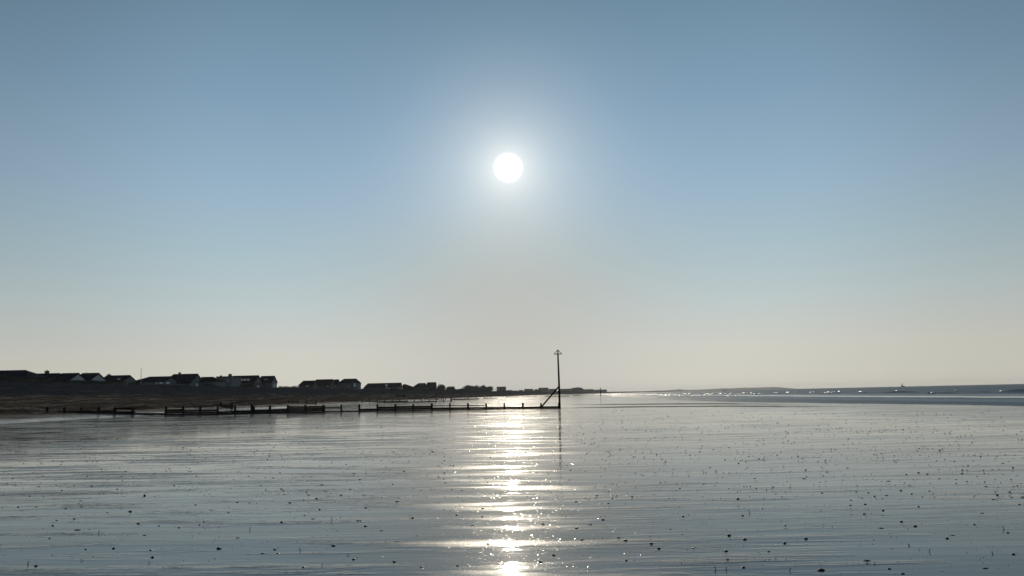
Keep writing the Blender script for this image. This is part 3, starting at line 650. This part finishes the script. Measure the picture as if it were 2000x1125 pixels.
def shrub(px0, px1, ytop, s, label, cat='bush', name='bush', seed=1, dens=1.0, zbase=None, group='bushes and hedges along the bank'):
    D = depth((px0 + px1) / 2, s); a, b_ = P(px0, ytop, D), P(px1, ytop, D); cx = (a.x + b_.x) / 2; rx = (b_.x - a.x) / 2
    gz = hgt(cx, D) if zbase is None else zbase; top = (a.z + b_.z) / 2; rz = max(.35, (top - gz) / 2 * 1.08); O = Vector((cx, D, gz - .1))
    t = thing(name, O, label, cat, group); n = int(min(6500, 1500 * dens * max(1, rx * rz / 4)))
    crown(rx * 1.05, max(1.2, min(rx, 4)), rz, n, max(.12, D / F * .75), seed, rz * .95, 10).build('crown', M_leaf, t)
    m = MB(); rnd = random.Random(seed)
    for _ in range(4):
        x_ = rnd.uniform(-.5, .5) * rx; m.tube([(x_ * .6, 0, -.3), (x_, rnd.uniform(-.3, .3), rz * 1.1)], [.09, .04], 6)
    m.build('trunk' if name == 'tree' else 'stem', M_bark, t)
    return t
shrub(-30, 60, 729, -93, 'dense black hedge below the far left house', 'hedge', 'hedge', 1, 1.6)
shrub(50, 112, 736, -92, 'dark hedge below the house with the square chimney', 'hedge', 'hedge', 2, 1.4)
shrub(100, 150, 741, -90, 'low hedge under the first twin gable', 'hedge', 'hedge', 3)
shrub(140, 186, 740.5, -90, 'rounded bush between the twin gabled bungalows', seed=4)
shrub(178, 215, 744, -90, 'low bush right of the vent pipe bungalow', seed=5)
shrub(250, 274, 746.5, -90, 'small bush at the foot of the flagpole', seed=6)
shrub(466, 497, 747, -91, 'dark tree like bush below the long dormer windows', seed=7, dens=1.4)
shrub(398, 428, 748.6, -90, 'low bush beside the pale porch', seed=8)
shrub(544, 562, 752.4, -92, 'bush right of the tall white gable windows', seed=9)
shrub(558, 576, 752.8, -92, 'small bush in the gap between the two house groups', seed=10)
shrub(568, 592, 751.4, -93, 'spiky bush at the left foot of the second group', seed=11)
shrub(703, 722, 757.2, -92, 'low bush between the second and third groups', seed=12)
shrub(722, 800, 758.5, -90, 'long low hedge in front of the third group', 'hedge', 'hedge', 13)
shrub(793, 812, 755.8, -93, 'bush left of the rooflight house', seed=14)
shrub(806, 860, 758.2, -90, 'low hedge in front of the rooflight house', 'hedge', 'hedge', 15)
TG = 'trees above the bank'
shrub(853, 876, 750.2, -104, 'tree right of the square ended house', 'tree', 'tree', 21, 1.5, 2.0, TG)
shrub(870, 888, 754.2, -103, 'smaller tree stepping down from the tree beside it', 'tree', 'tree', 22, 1.3, 2.0, TG)
shrub(884, 906, 757.4, -100, 'low scrubby tree at the dip in the skyline', 'tree', 'tree', 23, 1.2, 2.0, TG)
shrub(902, 924, 751.8, -104, 'leftmost rounded tree of the dense clump', 'tree', 'tree', 24, 1.6, 2.0, TG)
shrub(916, 934, 751.4, -106, 'tallest rounded tree in the middle of the dense clump', 'tree', 'tree', 25, 1.6, 2.0, TG)
shrub(926, 948, 751.6, -103, 'broad tree in the right half of the dense clump', 'tree', 'tree', 26, 1.6, 2.0, TG)
shrub(940, 962, 754.4, -102, 'rightmost tree of the dense clump', 'tree', 'tree', 27, 1.5, 2.0, TG)
shrub(998, 1016, 761.6, -100, 'low far bush right of the square dark house', seed=28, zbase=2.0)
shrub(1038, 1056, 759.6, -100, 'far bush left of the glinting window house', seed=29, zbase=2.0)
shrub(858, 908, 760.4, -92, 'low dark scrub along the bank below the trees', 'hedge', 'hedge', 41, 1.5)
shrub(902, 962, 760.8, -92, 'low dark hedge below the dense clump of trees', 'hedge', 'hedge', 42, 1.5)
shrub(956, 1004, 763.2, -92, 'low dark hedge below the square dark house', 'hedge', 'hedge', 43, 1.5)
shrub(1000, 1056, 763.8, -94, 'far low hedge left of the beacon pole', 'hedge', 'hedge', 44, 1.5, 2.0)
shrub(1050, 1118, 763.0, -96, 'far low hedge behind the beacon pole', 'hedge', 'hedge', 45, 1.5, 2.0)
shrub(1112, 1124, 758.4, -100, 'far bush left of the domed building', seed=30, zbase=2.0)

# ------------------------------------------------------------------ odds and ends on the beach
p0 = G(785, 774.6); O = Vector(p0); k = p0.y / F
t = thing('fallen_timber', O, 'dark fallen timbers heaped on the shingle above the long low groyne', 'driftwood')
m = MB(); m.tube([(-11 * k, 0, 3.2 * k), (-6 * k, 0, 2.4 * k), (0, -.2, .8 * k), (8 * k, -.3, .1)], [.12, .22, .28, .2], 8); m.build('log', M_wood, t, True)
m = MB(); m.beam((-1 * k, .2, .2), (6.5 * k, .1, .5 * k + .3), .7, 2.0 * k); m.build('beam', M_wood, t)
m = MB(); m.beam((0, .4, 0), (.4 * k, .3, 3.3 * k), .25, .3); m.beam((5 * k, .4, 0), (5.2 * k, .3, 3.0 * k), .25, .3); m.build('stub_post', M_wood, t)
# skin helper for figures
def skin(name, joints, edges, m, parent=None, sub=1, loc_=None):
    me = bpy.data.meshes.new(name); me.from_pydata([j[:3] for j in joints], edges, []); o = bpy.data.objects.new(name, me); COL.objects.link(o)
    md = o.modifiers.new('skin', 'SKIN'); md.use_smooth_shade = True
    if not me.skin_vertices: me.skin_vertices.new()
    for i, j in enumerate(joints):
        rr_ = j[3]; me.skin_vertices[0].data[i].radius = (rr_, rr_)
    me.skin_vertices[0].data[0].use_root = True
    if sub: sd = o.modifiers.new('sub', 'SUBSURF'); sd.levels = sub; sd.render_levels = sub
    dg = bpy.context.evaluated_depsgraph_get(); em = bpy.data.meshes.new_from_object(o.evaluated_get(dg)); o.modifiers.clear(); o.data = em
    em.materials.clear(); em.materials.append(m)
    for p in em.polygons: p.use_smooth = True
    if parent: o.parent = parent
    return o
def person(px, ybot, ytop, label, turn=0.3):
    hz = 771.2 - .022 * (px - 1000); Y = (EYE + .05) * F / (ybot - hz); b0 = P(px, ybot, Y); H = (P(px, ytop, Y) - b0).z + .05; s = H / 1.75
    O = Vector((b0.x, Y, -.1)); t = thing('person', O, label, 'person', rz=turn)
    J = [(0, 0, .95, .15), (0, 0, 1.15, .145), (0, 0, 1.38, .16), (0, 0, 1.5, .06), (0, .01, 1.58, .075), (0, .015, 1.68, .085), (0, .01, 1.75, .05),
         (.11, 0, .88, .10), (.12, .03, .5, .065), (.12, 0, .08, .045), (.12, .16, .03, .035), (-.11, 0, .88, .10), (-.13, -.02, .5, .065), (-.14, -.04, .08, .045), (-.14, .12, .03, .035),
         (.2, 0, 1.4, .06), (.25, -.02, 1.12, .045), (.24, .08, .88, .035), (.24, .1, .78, .03), (-.2, 0, 1.4, .06), (-.26, -.02, 1.12, .045), (-.25, .06, .88, .035), (-.25, .08, .78, .03)]
    E = [(0, 1), (1, 2), (2, 3), (3, 4), (4, 5), (5, 6), (0, 7), (7, 8), (8, 9), (9, 10), (0, 11), (11, 12), (12, 13), (13, 14), (2, 15), (15, 16), (16, 17), (17, 18), (2, 19), (19, 20), (20, 21), (21, 22)]
    o = skin('body', [(x * s, y * s, z * s, r_ * s) for x, y, z, r_ in J], E, M_cloth, t)
    h = MB(); 
    for i in range(5):
        pass
    h.tube([(0, .01 * s, 1.66 * s), (0, -.005 * s, 1.74 * s), (0, 0, 1.80 * s)], [.098 * s, .1 * s, .03 * s], 10); h.build('hair', M_hair, t, True)
    return t
person(1349.5, 773.2, 767.8, 'small dark standing figure wading at the water edge', .4)
person(1260.6, 771.9, 768.6, 'tiny far figure at the left end of the shallows', 1.2)
def gull(px, py, label, Y=None, flying=False, s=1.0, turn=0.0):
    hz = 771.2 - .022 * (px - 1000)
    Y = Y or (EYE + .05) * F / (py - hz); b0 = P(px, py, Y); O = Vector((b0.x, Y, b0.z if flying else -.05)); t = thing('gull', O, label, 'bird', 'gulls at the water edge', turn)
    J = [(0, 0, .30, .085), (-.16, 0, .29, .055), (-.30, 0, .27, .02), (.13, 0, .33, .07), (.2, 0, .40, .04), (.24, 0, .44, .045), (.33, 0, .43, .012)]; E = [(0, 1), (1, 2), (0, 3), (3, 4), (4, 5), (5, 6)]
    if flying:
        J += [(.02, .15, .36, .05), (-.03, .45, .50, .03), (-.14, .8, .46, .012), (.02, -.15, .36, .05), (-.03, -.45, .50, .03), (-.14, -.8, .46, .012)]; E += [(0, 7), (7, 8), (8, 9), (0, 10), (10, 11), (11, 12)]
    else:
        J += [(.02, .04, .15, .014), (.02, .04, .0, .012), (.02, -.04, .15, .014), (.02, -.04, .0, .012)]; E += [(0, 7), (7, 8), (0, 9), (9, 10)]
    skin('body', [(x * s, y * s, z * s, r_ * s) for x, y, z, r_ in J], E, M_feather, t)
gull(1286.5, 770.6, 'left one of a close pair of dark gulls standing in the far shallows', s=1.5)
gull(1290.8, 770.5, 'right one of a close pair of dark gulls standing in the far shallows', s=1.4, turn=2.9)
gull(1296, 770.6, 'dark gull standing just right of the close pair', s=1.5, turn=.5)
gull(1416, 766.4, 'dark gull flying low over the glinting breakers', 260, True, 1.5, .8)
gull(1815, 769.6, 'small dark gull standing at the foam edge on the right', None, False, 1.0, 0)
# sailing boat on the horizon
D = 2000; b0 = P(1763, 754.5, D); O = Vector((b0.x, D, -.05)); t = thing('sailing_boat', O, 'tiny sailing boat on the horizon at the right', 'boat')
m = MB(); L = 5.0; pts = []
for (x_, hw, zt_) in ((-L, 1.0, 2.2), (-2, 1.7, 2.0), (2, 1.6, 2.2), (L + .8, .06, 2.9)): pts += [(x_, -hw, zt_), (x_, -hw * .6, -.4), (x_, hw * .6, -.4), (x_, hw, zt_)]
m.poly(pts, [(i * 4 + j, i * 4 + j + 1, i * 4 + j + 5, i * 4 + j + 4) for i in range(3) for j in range(3)] + [(i * 4 + 3, i * 4, i * 4 + 4, i * 4 + 7) for i in range(3)] + [(0, 1, 2, 3), (12, 15, 14, 13)]); m.build('hull', M_hull, t)
m = MB(); m.box(-2, 1.5, -1, 1, 2.1, 3.4); m.build('cabin', M_hull, t)
m = MB(); m.tube([(0.6, 0, 2), (0.6, 0, 11)], .08, 8); m.build('mast', M_metal, t)
m = MB(); m.poly([(.4, -.05, 4), (.4, -.05, 10.6), (-4.0, -.3, 4.1), (.4, .05, 4), (.4, .05, 10.6), (-4.0, -.2, 4.1)], [(0, 1, 2), (5, 4, 3), (0, 3, 4, 1), (1, 4, 5, 2), (2, 5, 3, 0)]); m.build('sail', M_sail, t)

# ------------------------------------------------------------------ stones, worm tubes and weed on the wet sand
A_ = [(68, 409, 'f'), (275, 532, 'F'), (128, 685), (140, 708, 's'), (258, 684, 'f'), (472, 695), (582, 680, 'f'), (577, 636, 'f'), (565, 653, 's'), (936, 711, 'b'), (843, 546), (1041, 593, 't'), (376, 822), (558, 851, 'F'), (532, 769), (404, 784, 'f'),
      (1037, 884, 'f'), (993, 799), (771, 721, 's'), (878, 450), (878, 483), (961, 454, 's'), (304, 448), (443, 558), (659, 525), (1407, 655), (1252, 517), (1113, 424), (1195, 406), (1219, 387), (837, 275), (1414, 443), (1790, 441, 'f'), (1708, 633), (1797, 635, 'f'),
      (1710, 897, 'f'), (1576, 978, 'b'), (814, 985), (615, 994, 's'), (1083, 994, 's'), (1096, 1047), (588, 1078, 'c'), (1075, 1091, 'c'), (194, 1105, 'w'), (256, 1120), (706, 873, 'w'), (1796, 836, 'w'), (296, 357), (167, 357), (683, 313), (695, 339), (665, 342), (600, 272),
      (578, 240), (556, 250), (515, 188, 'f'), (1090, 322, 'f'), (728, 397), (903, 411, 'f'), (1115, 228), (1234, 233), (1644, 708, 's'), (1466, 778, 's'), (1436, 803, 's'), (1143, 813, 's'), (1287, 825, 's'), (353, 917, 's'), (210, 603), (311, 604, 's')]
B_ = [(243, 405, 'f'), (542, 413), (310, 441, 'f'), (450, 314), (465, 291), (420, 272), (490, 450, 'f'), (828, 360, 'f'), (1117, 454), (742, 466, 'f'), (843, 496, 'F'), (551, 531, 'b'), (440, 538), (733, 551), (569, 568, 'f'), (748, 572), (805, 597), (613, 632, 'b'), (232, 633),
      (712, 610), (872, 545, 'f'), (980, 570), (1355, 488), (1685, 431), (1734, 472), (1780, 520), (1157, 664), (827, 679), (718, 725, 'f'), (779, 750, 'f'), (553, 776, 'b'), (1158, 803, 'b'), (1274, 836, 'f'), (1104, 761, 'F'), (1496, 738), (1389, 615, 'F'), (927, 952, 'b'),
      (505, 983), (414, 1014, 'f'), (525, 1012, 'f'), (711, 1114, 'f'), (1024, 1022, 'c'), (1072, 1052), (1365, 1068), (1561, 1106, 'f'), (688, 988, 'w'), (842, 1100, 'w'), (917, 759, 'w'), (1125, 297), (1468, 315), (1290, 398, 'f'), (1434, 390), (912, 336), (1768, 344),
      (1726, 283), (1725, 311), (1638, 247), (1048, 526), (1077, 410), (1726, 401), (1815, 713)]
C_ = [(610, 852), (1060, 665), (465, 717), (463, 771), (400, 830, 'f'), (1231, 782), (1150, 814, 'f'), (1065, 840), (918, 1020), (500, 952), (850, 817), (1265, 674), (1290, 640), (1016, 523), (1024, 461), (185, 511), (765, 580), (514, 382), (1269, 414), (1193, 624), (497, 543),
      (972, 402), (1095, 916), (334, 598), (270, 590), (836, 1068), (577, 869, 'f'), (305, 1097, 's'), (20, 783)]
D_ = [(262, 890, 'b'), (451, 912, 'b'), (505, 948), (218, 868, 'f'), (104, 738), (677, 707), (587, 802, 's'), (312, 561), (168, 576, 'f'), (142, 614, 'f'), (1127, 874, 'b'), (1415, 771), (1414, 898), (1565, 867, 'b'), (1075, 576, 't'), (1110, 699), (1012, 845), (1161, 679, 'w'),
      (1250, 648, 'f'), (989, 961), (1297, 962, 's'), (1115, 1082), (918, 1100, 'w'), (1002, 1023, 's'), (271, 1039, 's'), (753, 940, 's'), (633, 470, 'f'), (627, 514, 'f'), (657, 500, 'f'), (1143, 346), (1196, 424, 'f'), (914, 371), (980, 289), (1079, 316), (872, 345, 'f'),
      (828, 467), (1507, 264), (1357, 257), (1537, 282), (1562, 361), (1550, 425, 'F'), (1327, 486), (799, 232), (489, 256), (321, 273), (145, 320), (1448, 1100, 'w'), (988, 1098, 'w'), (1010, 202)]
E_ = [(199, 1098, 'B'), (529, 1024, 'F'), (530, 1047, 's'), (1386, 1077, 'f'), (688, 1085), (774, 738, 'b'), (876, 772, 'b'), (507, 682), (517, 611), (645, 657), (902, 626), (582, 553), (670, 546, 'f'), (412, 580, 'f'), (851, 536), (772, 511), (409, 619), (1301, 758), (631, 786, 'F'),
      (1467, 541), (1440, 575, 'f'), (1650, 555), (1627, 610), (1385, 477, 'f'), (1246, 442), (1612, 471), (1555, 518), (1050, 423), (1169, 429, 'f'), (963, 389), (900, 379), (811, 391), (1215, 359), (1212, 385), (1366, 363), (1257, 328), (1580, 342), (1290, 295, 'f'), (722, 293),
      (1157, 299), (1090, 286), (725, 259), (643, 272), (579, 251), (390, 347), (245, 377, 'F'), (75, 424, 'F'), (205, 529), (683, 442, 'F'), (228, 293), (905, 207), (967, 208), (1052, 220), (1346, 267), (1465, 262), (1510, 312, 'F'), (1567, 427), (451, 520), (540, 526),
      (838, 914, 'w'), (978, 959, 'w'), (1437, 970, 'w'), (1585, 974), (588, 1048, 'w'), (1516, 793, 'w'), (1546, 817), (1147, 836, 'f'), (1360, 676, 'f'), (790, 1120), (1106, 860)]
SP = []
for L_, x0, y0, k in ((A_, 0, 820, .2711), (B_, 400, 820, .2711), (C_, 800, 780, .3067), (D_, 1150, 820, .2711), (E_, 1550, 820, .2711)):
    for e in L_: SP.append((x0 + e[0] * k, y0 + e[1] * k, e[2] if len(e) > 2 else 'n'))
uniq = []
for p in sorted(SP, key=lambda p: -p[1]):
    if all(abs(p[0] - q[0]) + abs(p[1] - q[1]) > 3 for q in uniq): uniq.append(p)
def pebble_verts(rnd, a, b_, c_, seg=8, rings=5):
    v = []; ph = rnd.uniform(0, 50)
    for i in range(rings + 1):
        th = math.pi * i / rings
        for j in range(seg):
            f = 2 * math.pi * j / seg; d = Vector((math.sin(th) * math.cos(f), math.sin(th) * math.sin(f), math.cos(th))); k = 1 + .75 * noise.noise(d * 1.5 + Vector((ph, 0, 0)))
            v.append((d.x * a * k, d.y * b_ * k, d.z * c_ * k + c_ * .45))
    fc = [(i * seg + j, (i + 1) * seg + j, (i + 1) * seg + (j + 1) % seg, i * seg + (j + 1) % seg) for i in range(rings) for j in range(seg)]
    return v, fc
proto = {'n': [], 'f': []}; rnd = random.Random(5)
for k in range(8):
    for key, dims in (('n', (1.15, .85, .55)), ('f', (1.6, .9, .36))):
        v, fc = pebble_verts(rnd, *dims); me = bpy.data.meshes.new('pebble'); me.from_pydata(v, [], fc); me.update()
        me.polygons.foreach_set('use_smooth', [True] * len(me.polygons)); me.materials.append(M_stone if key == 'n' or k % 2 else M_weed); proto[key].append(me)
tubes = []
for k in range(4):
    m = MB(); h = .010 + .005 * k; bx = rnd.uniform(-.012, .012); pts = [(0, 0, -.01), (bx * .3, 0, h * .5), (bx, 0, h), (bx * 1.5, 0, h * 1.1)]
    m.tube(pts, [.0042, .004, .0038, .003], 7)
    for q in range(4): a_ = rnd.uniform(0, 6.28); m.tube([(bx, 0, h), (bx + math.cos(a_) * .012, math.sin(a_) * .012, h + .012)], .0012, 4)
    o = m.build('worm_tube', M_tube, None, True); tubes.append(o.data); bpy.data.objects.remove(o)
weeds = []
for k in range(3):
    m = MB(); pts = [(math.cos(a_ * .55 + k) * .035 * (1 + .2 * k), math.sin(a_ * .55 + k) * .02, .008 + .028 * math.sin(a_ * .5) ** 2) for a_ in range(7)]
    m.tube(pts, [.002, .0045, .005, .0045, .005, .004, .0015], 6); o = m.build('seaweed_strand', M_weed, None, True); weeds.append(o.data); bpy.data.objects.remove(o)
SPECIAL = [((1604, 1117.7), 'largest round stone on the wet sand, near the bottom edge right of centre'), ((1693.4, 1097.6), 'broad flat stone right of and above the largest round stone'), ((651.3, 1078), 'plump stone alone on smooth dark sand left of the sun glitter'),
           ((427, 1085), 'stone with a pale glint beside a smaller one, lower left'), ((254, 1012.7), 'round stone lowest of a loose line in the left part of the sand'), ((1272.3, 1067.2), 'big dark stone just below a slanting oval stone right of the glitter'),
           ((1221, 1061.3), 'slanting oval stone with tiny stones to its left, right of the glitter'), ((1455.5, 1057), 'pointed oval stone between the glitter and the right edge, above the bottom quarter line'), ((1574.3, 1055), 'diamond shaped stone crossed by a thin dark streak'),
           ((1787.5, 1029.3), 'angular stone with a small tail, right part of the sand'), ((1759.8, 1020), 'cross shaped clump with two stubs above it, right part of the sand'), ((549.9, 1030.4), 'round stone above the plump stone left of the glitter'),
           ((714, 1037.7), 'stone shaped like a crescent with a bright right edge left of the glitter'), ((74.5, 964.2), 'long dark flat slab, the longest at the left edge of the sand'), ((151.3, 1050.7), 'wide flat dark stone in the lower left of the sand'),
           ((549.4, 964), 'dark double stone in the middle distance left of the glitter'), ((566.2, 991.3), 'dark stone followed by a trail of grains left of the glitter'), ((1441.4, 976.2), 'upright oval stone in the middle distance right of the glitter')]
used_lab = set(); count = 0
def put(px, py, kd, rnd):
    global count
    g = gnd(px, py); g.z = hgt(g.x, g.y); Z = g.y
    if kd in 'w':
        o = bpy.data.objects.new('worm_tube', rnd.choice(tubes)); k = rnd.uniform(.8, 1.15) * min(1.6, Z / 8); o.scale = (k, k, k)
        tag(o, 'thin upright worm tube sticking out of the wet sand', 'worm tube', 'worm tubes standing in the wet sand')
    elif kd == 'c':
        o = bpy.data.objects.new('seaweed_strand', rnd.choice(weeds)); k = rnd.uniform(.34, .42); o.scale = (k, k, k)
        tag(o, 'curled strand of dark seaweed on the wet sand near the bottom edge', 'seaweed', 'curled seaweed strands on the sand')
    else:
        flat = kd in 'fF'; base_ = .0215 if Z < 12 else .021 * (1 + (Z - 12) * .018)
        k = .78 * base_ * {'n': 1, 's': .68, 'b': 1.28, 'B': 1.7, 'f': .95, 'F': 1.6, 't': 1.1}[kd] * rnd.uniform(.88, 1.12)
        o = bpy.data.objects.new('pebble', rnd.choice(proto['f' if flat else 'n'])); o.scale = (k, k, k * (.8 if kd == 'F' else 1.5 if kd == 't' else 1)); g.z -= k * .2
        if flat: tag(o, 'flat dark piece lying on the wet sand', 'stone', 'flat dark pieces scattered on the wet sand')
        else: tag(o, 'small dark rounded stone lying on the wet sand', 'stone', 'small dark stones scattered on the wet sand')
    o.location = g; o.rotation_euler.z = rnd.uniform(-.35, .35) + (math.pi if rnd.random() < .5 else 0)
    for (q, lb) in SPECIAL:
        if abs(q[0] - px) + abs(q[1] - py) < 2.5 and lb not in used_lab:
            used_lab.add(lb); o['label'] = lb; del o['group']
    COL.objects.link(o); count += 1
for (px, py, kd) in uniq: put(px, py, kd, rnd)
print('PLACED', count, 'special', len(used_lab))
# the rest of the litter: small grains nobody could count, and glossy flakes added for sparkle
v_all, f_all = [], []
def scatter(n, y0, y1, szpx, glossy=False, xr=(0, 2000), dens=None):
    for _ in range(n):
        px = rnd.uniform(*xr); u = rnd.random(); py = y0 + (y1 - y0) * u
        if dens and rnd.random() > dens(px, py): continue
        g = gnd(px, py); g.z = hgt(g.x, g.y); s = g.x - shore(g.y)
        if s < -38 or s > 34: continue
        k = szpx * g.y / F * rnd.uniform(.5, 1.25) ; o0 = len(v_all); seg = 6
        e = rnd.uniform(.9, 1.9)
        prof_ = [(.0, 1.0), (.75, .6), (1.0, .0)]
        v_all.append((g.x, g.y, g.z + k * .42)); a0 = rnd.uniform(0, 6)
        for rr_, zz in ((.72, .3), (1.0, -.1)):
            for j in range(seg):
                a_ = a0 + 2 * math.pi * j / seg; q = rr_ * rnd.uniform(.8, 1.15); v_all.append((g.x + math.cos(a_) * q * k * e, g.y + math.sin(a_) * q * k, g.z + zz * k))
        for j in range(seg):
            j2 = (j + 1) % seg; f_all.append((o0, o0 + 1 + j, o0 + 1 + j2)); f_all.append((o0 + 1 + j, o0 + 1 + seg + j, o0 + 1 + seg + j2, o0 + 1 + j2))
patch = lambda px, py: .34 + max(0, noise.noise(Vector((px * .012, py * .06, 1)))) * 1.5
def flush(name, label, cat, m_):
    me = bpy.data.meshes.new(name); me.from_pydata(list(v_all), [], list(f_all)); me.update(); me.polygons.foreach_set('use_smooth', [name == 'sand_grit'] * len(me.polygons)); me.materials.append(m_)
    o = bpy.data.objects.new(name, me); COL.objects.link(o); tag(o, label, cat, kind='stuff'); v_all.clear(); f_all.clear()
scatter(2000, 800, 845, .85, dens=patch); scatter(1900, 835, 900, 1.1, dens=patch); scatter(1900, 880, 980, 1.25, dens=patch); scatter(1300, 960, 1125, 1.15, dens=patch)
scatter(5200, 860, 1125, .6, dens=patch)
flush('sand_grit', 'fine dark grit strewn over the wet sand', 'grit', M_stone)
M_sparkle = mat('sparkle_flake', (.20, .19, .17), (.10, .095, .09), 40, .2, 0, 1.0)  # for glossy tilted facets added to flash sparkle around the sun glitter
def flakes(n, y0, y1, szpx, cx, wd):
    for _ in range(n):
        px = rnd.gauss(cx, wd); py = rnd.uniform(y0, y1)
        if not -20 < px < 2020 or rnd.random() > patch(px, py) * 1.3: continue
        g = gnd(px, py); k = szpx * g.y / F * rnd.uniform(.5, 1.2); o0 = len(v_all)
        T = Matrix.Translation((g.x, g.y, hgt(g.x, g.y) + k * .35)) @ Matrix.Rotation(rnd.gauss(.06, .10), 3, 'X').to_4x4() @ Matrix.Rotation(rnd.gauss(0, .12), 3, 'Y').to_4x4() @ Matrix.Rotation(rnd.uniform(0, 6), 3, 'Z').to_4x4()
        m_ = rnd.randint(4, 6); ring = [(math.cos(6.283 * j / m_) * k * rnd.uniform(.7, 1.2), math.sin(6.283 * j / m_) * k * rnd.uniform(.7, 1.2)) for j in range(m_)]
        for z_ in (0, -k * .3): v_all.extend(tuple(T @ Vector((x_, y_, z_))) for x_, y_ in ring)
        f_all.append(tuple(o0 + j for j in range(m_))); f_all.extend((o0 + j, o0 + m_ + j, o0 + m_ + (j + 1) % m_, o0 + (j + 1) % m_) for j in range(m_))
flakes(6500, 815, 1125, .52, 1006, 95)
flakes(3000, 960, 1125, .5, 1008, 210)
flakes(900, 900, 1125, .6, 1000, 600)
flush('sparkle_flakes', 'tiny glossy flakes added for sparkle on the wet sand around the sun glitter', 'shell fragments', M_sparkle)

# ------------------------------------------------------------------ air
hz_ = MB(); hz_.box(-4800, 6000, -60, 6700, -4, 34)
M_haze = bpy.data.materials.new('haze'); M_haze.use_nodes = True; t = M_haze.node_tree; t.nodes.remove(t.nodes['Principled BSDF'])
pv = t.nodes.new('ShaderNodeVolumePrincipled'); pv.inputs['Color'].default_value = (.9, .92, .95, 1); pv.inputs['Density'].default_value = 7e-5; pv.inputs['Anisotropy'].default_value = .2
t.links.new(pv.outputs[0], t.nodes['Material Output'].inputs['Volume'])
o = hz_.build('haze', M_haze); tag(o, 'pale sea haze over the whole beach', 'haze', kind='stuff')
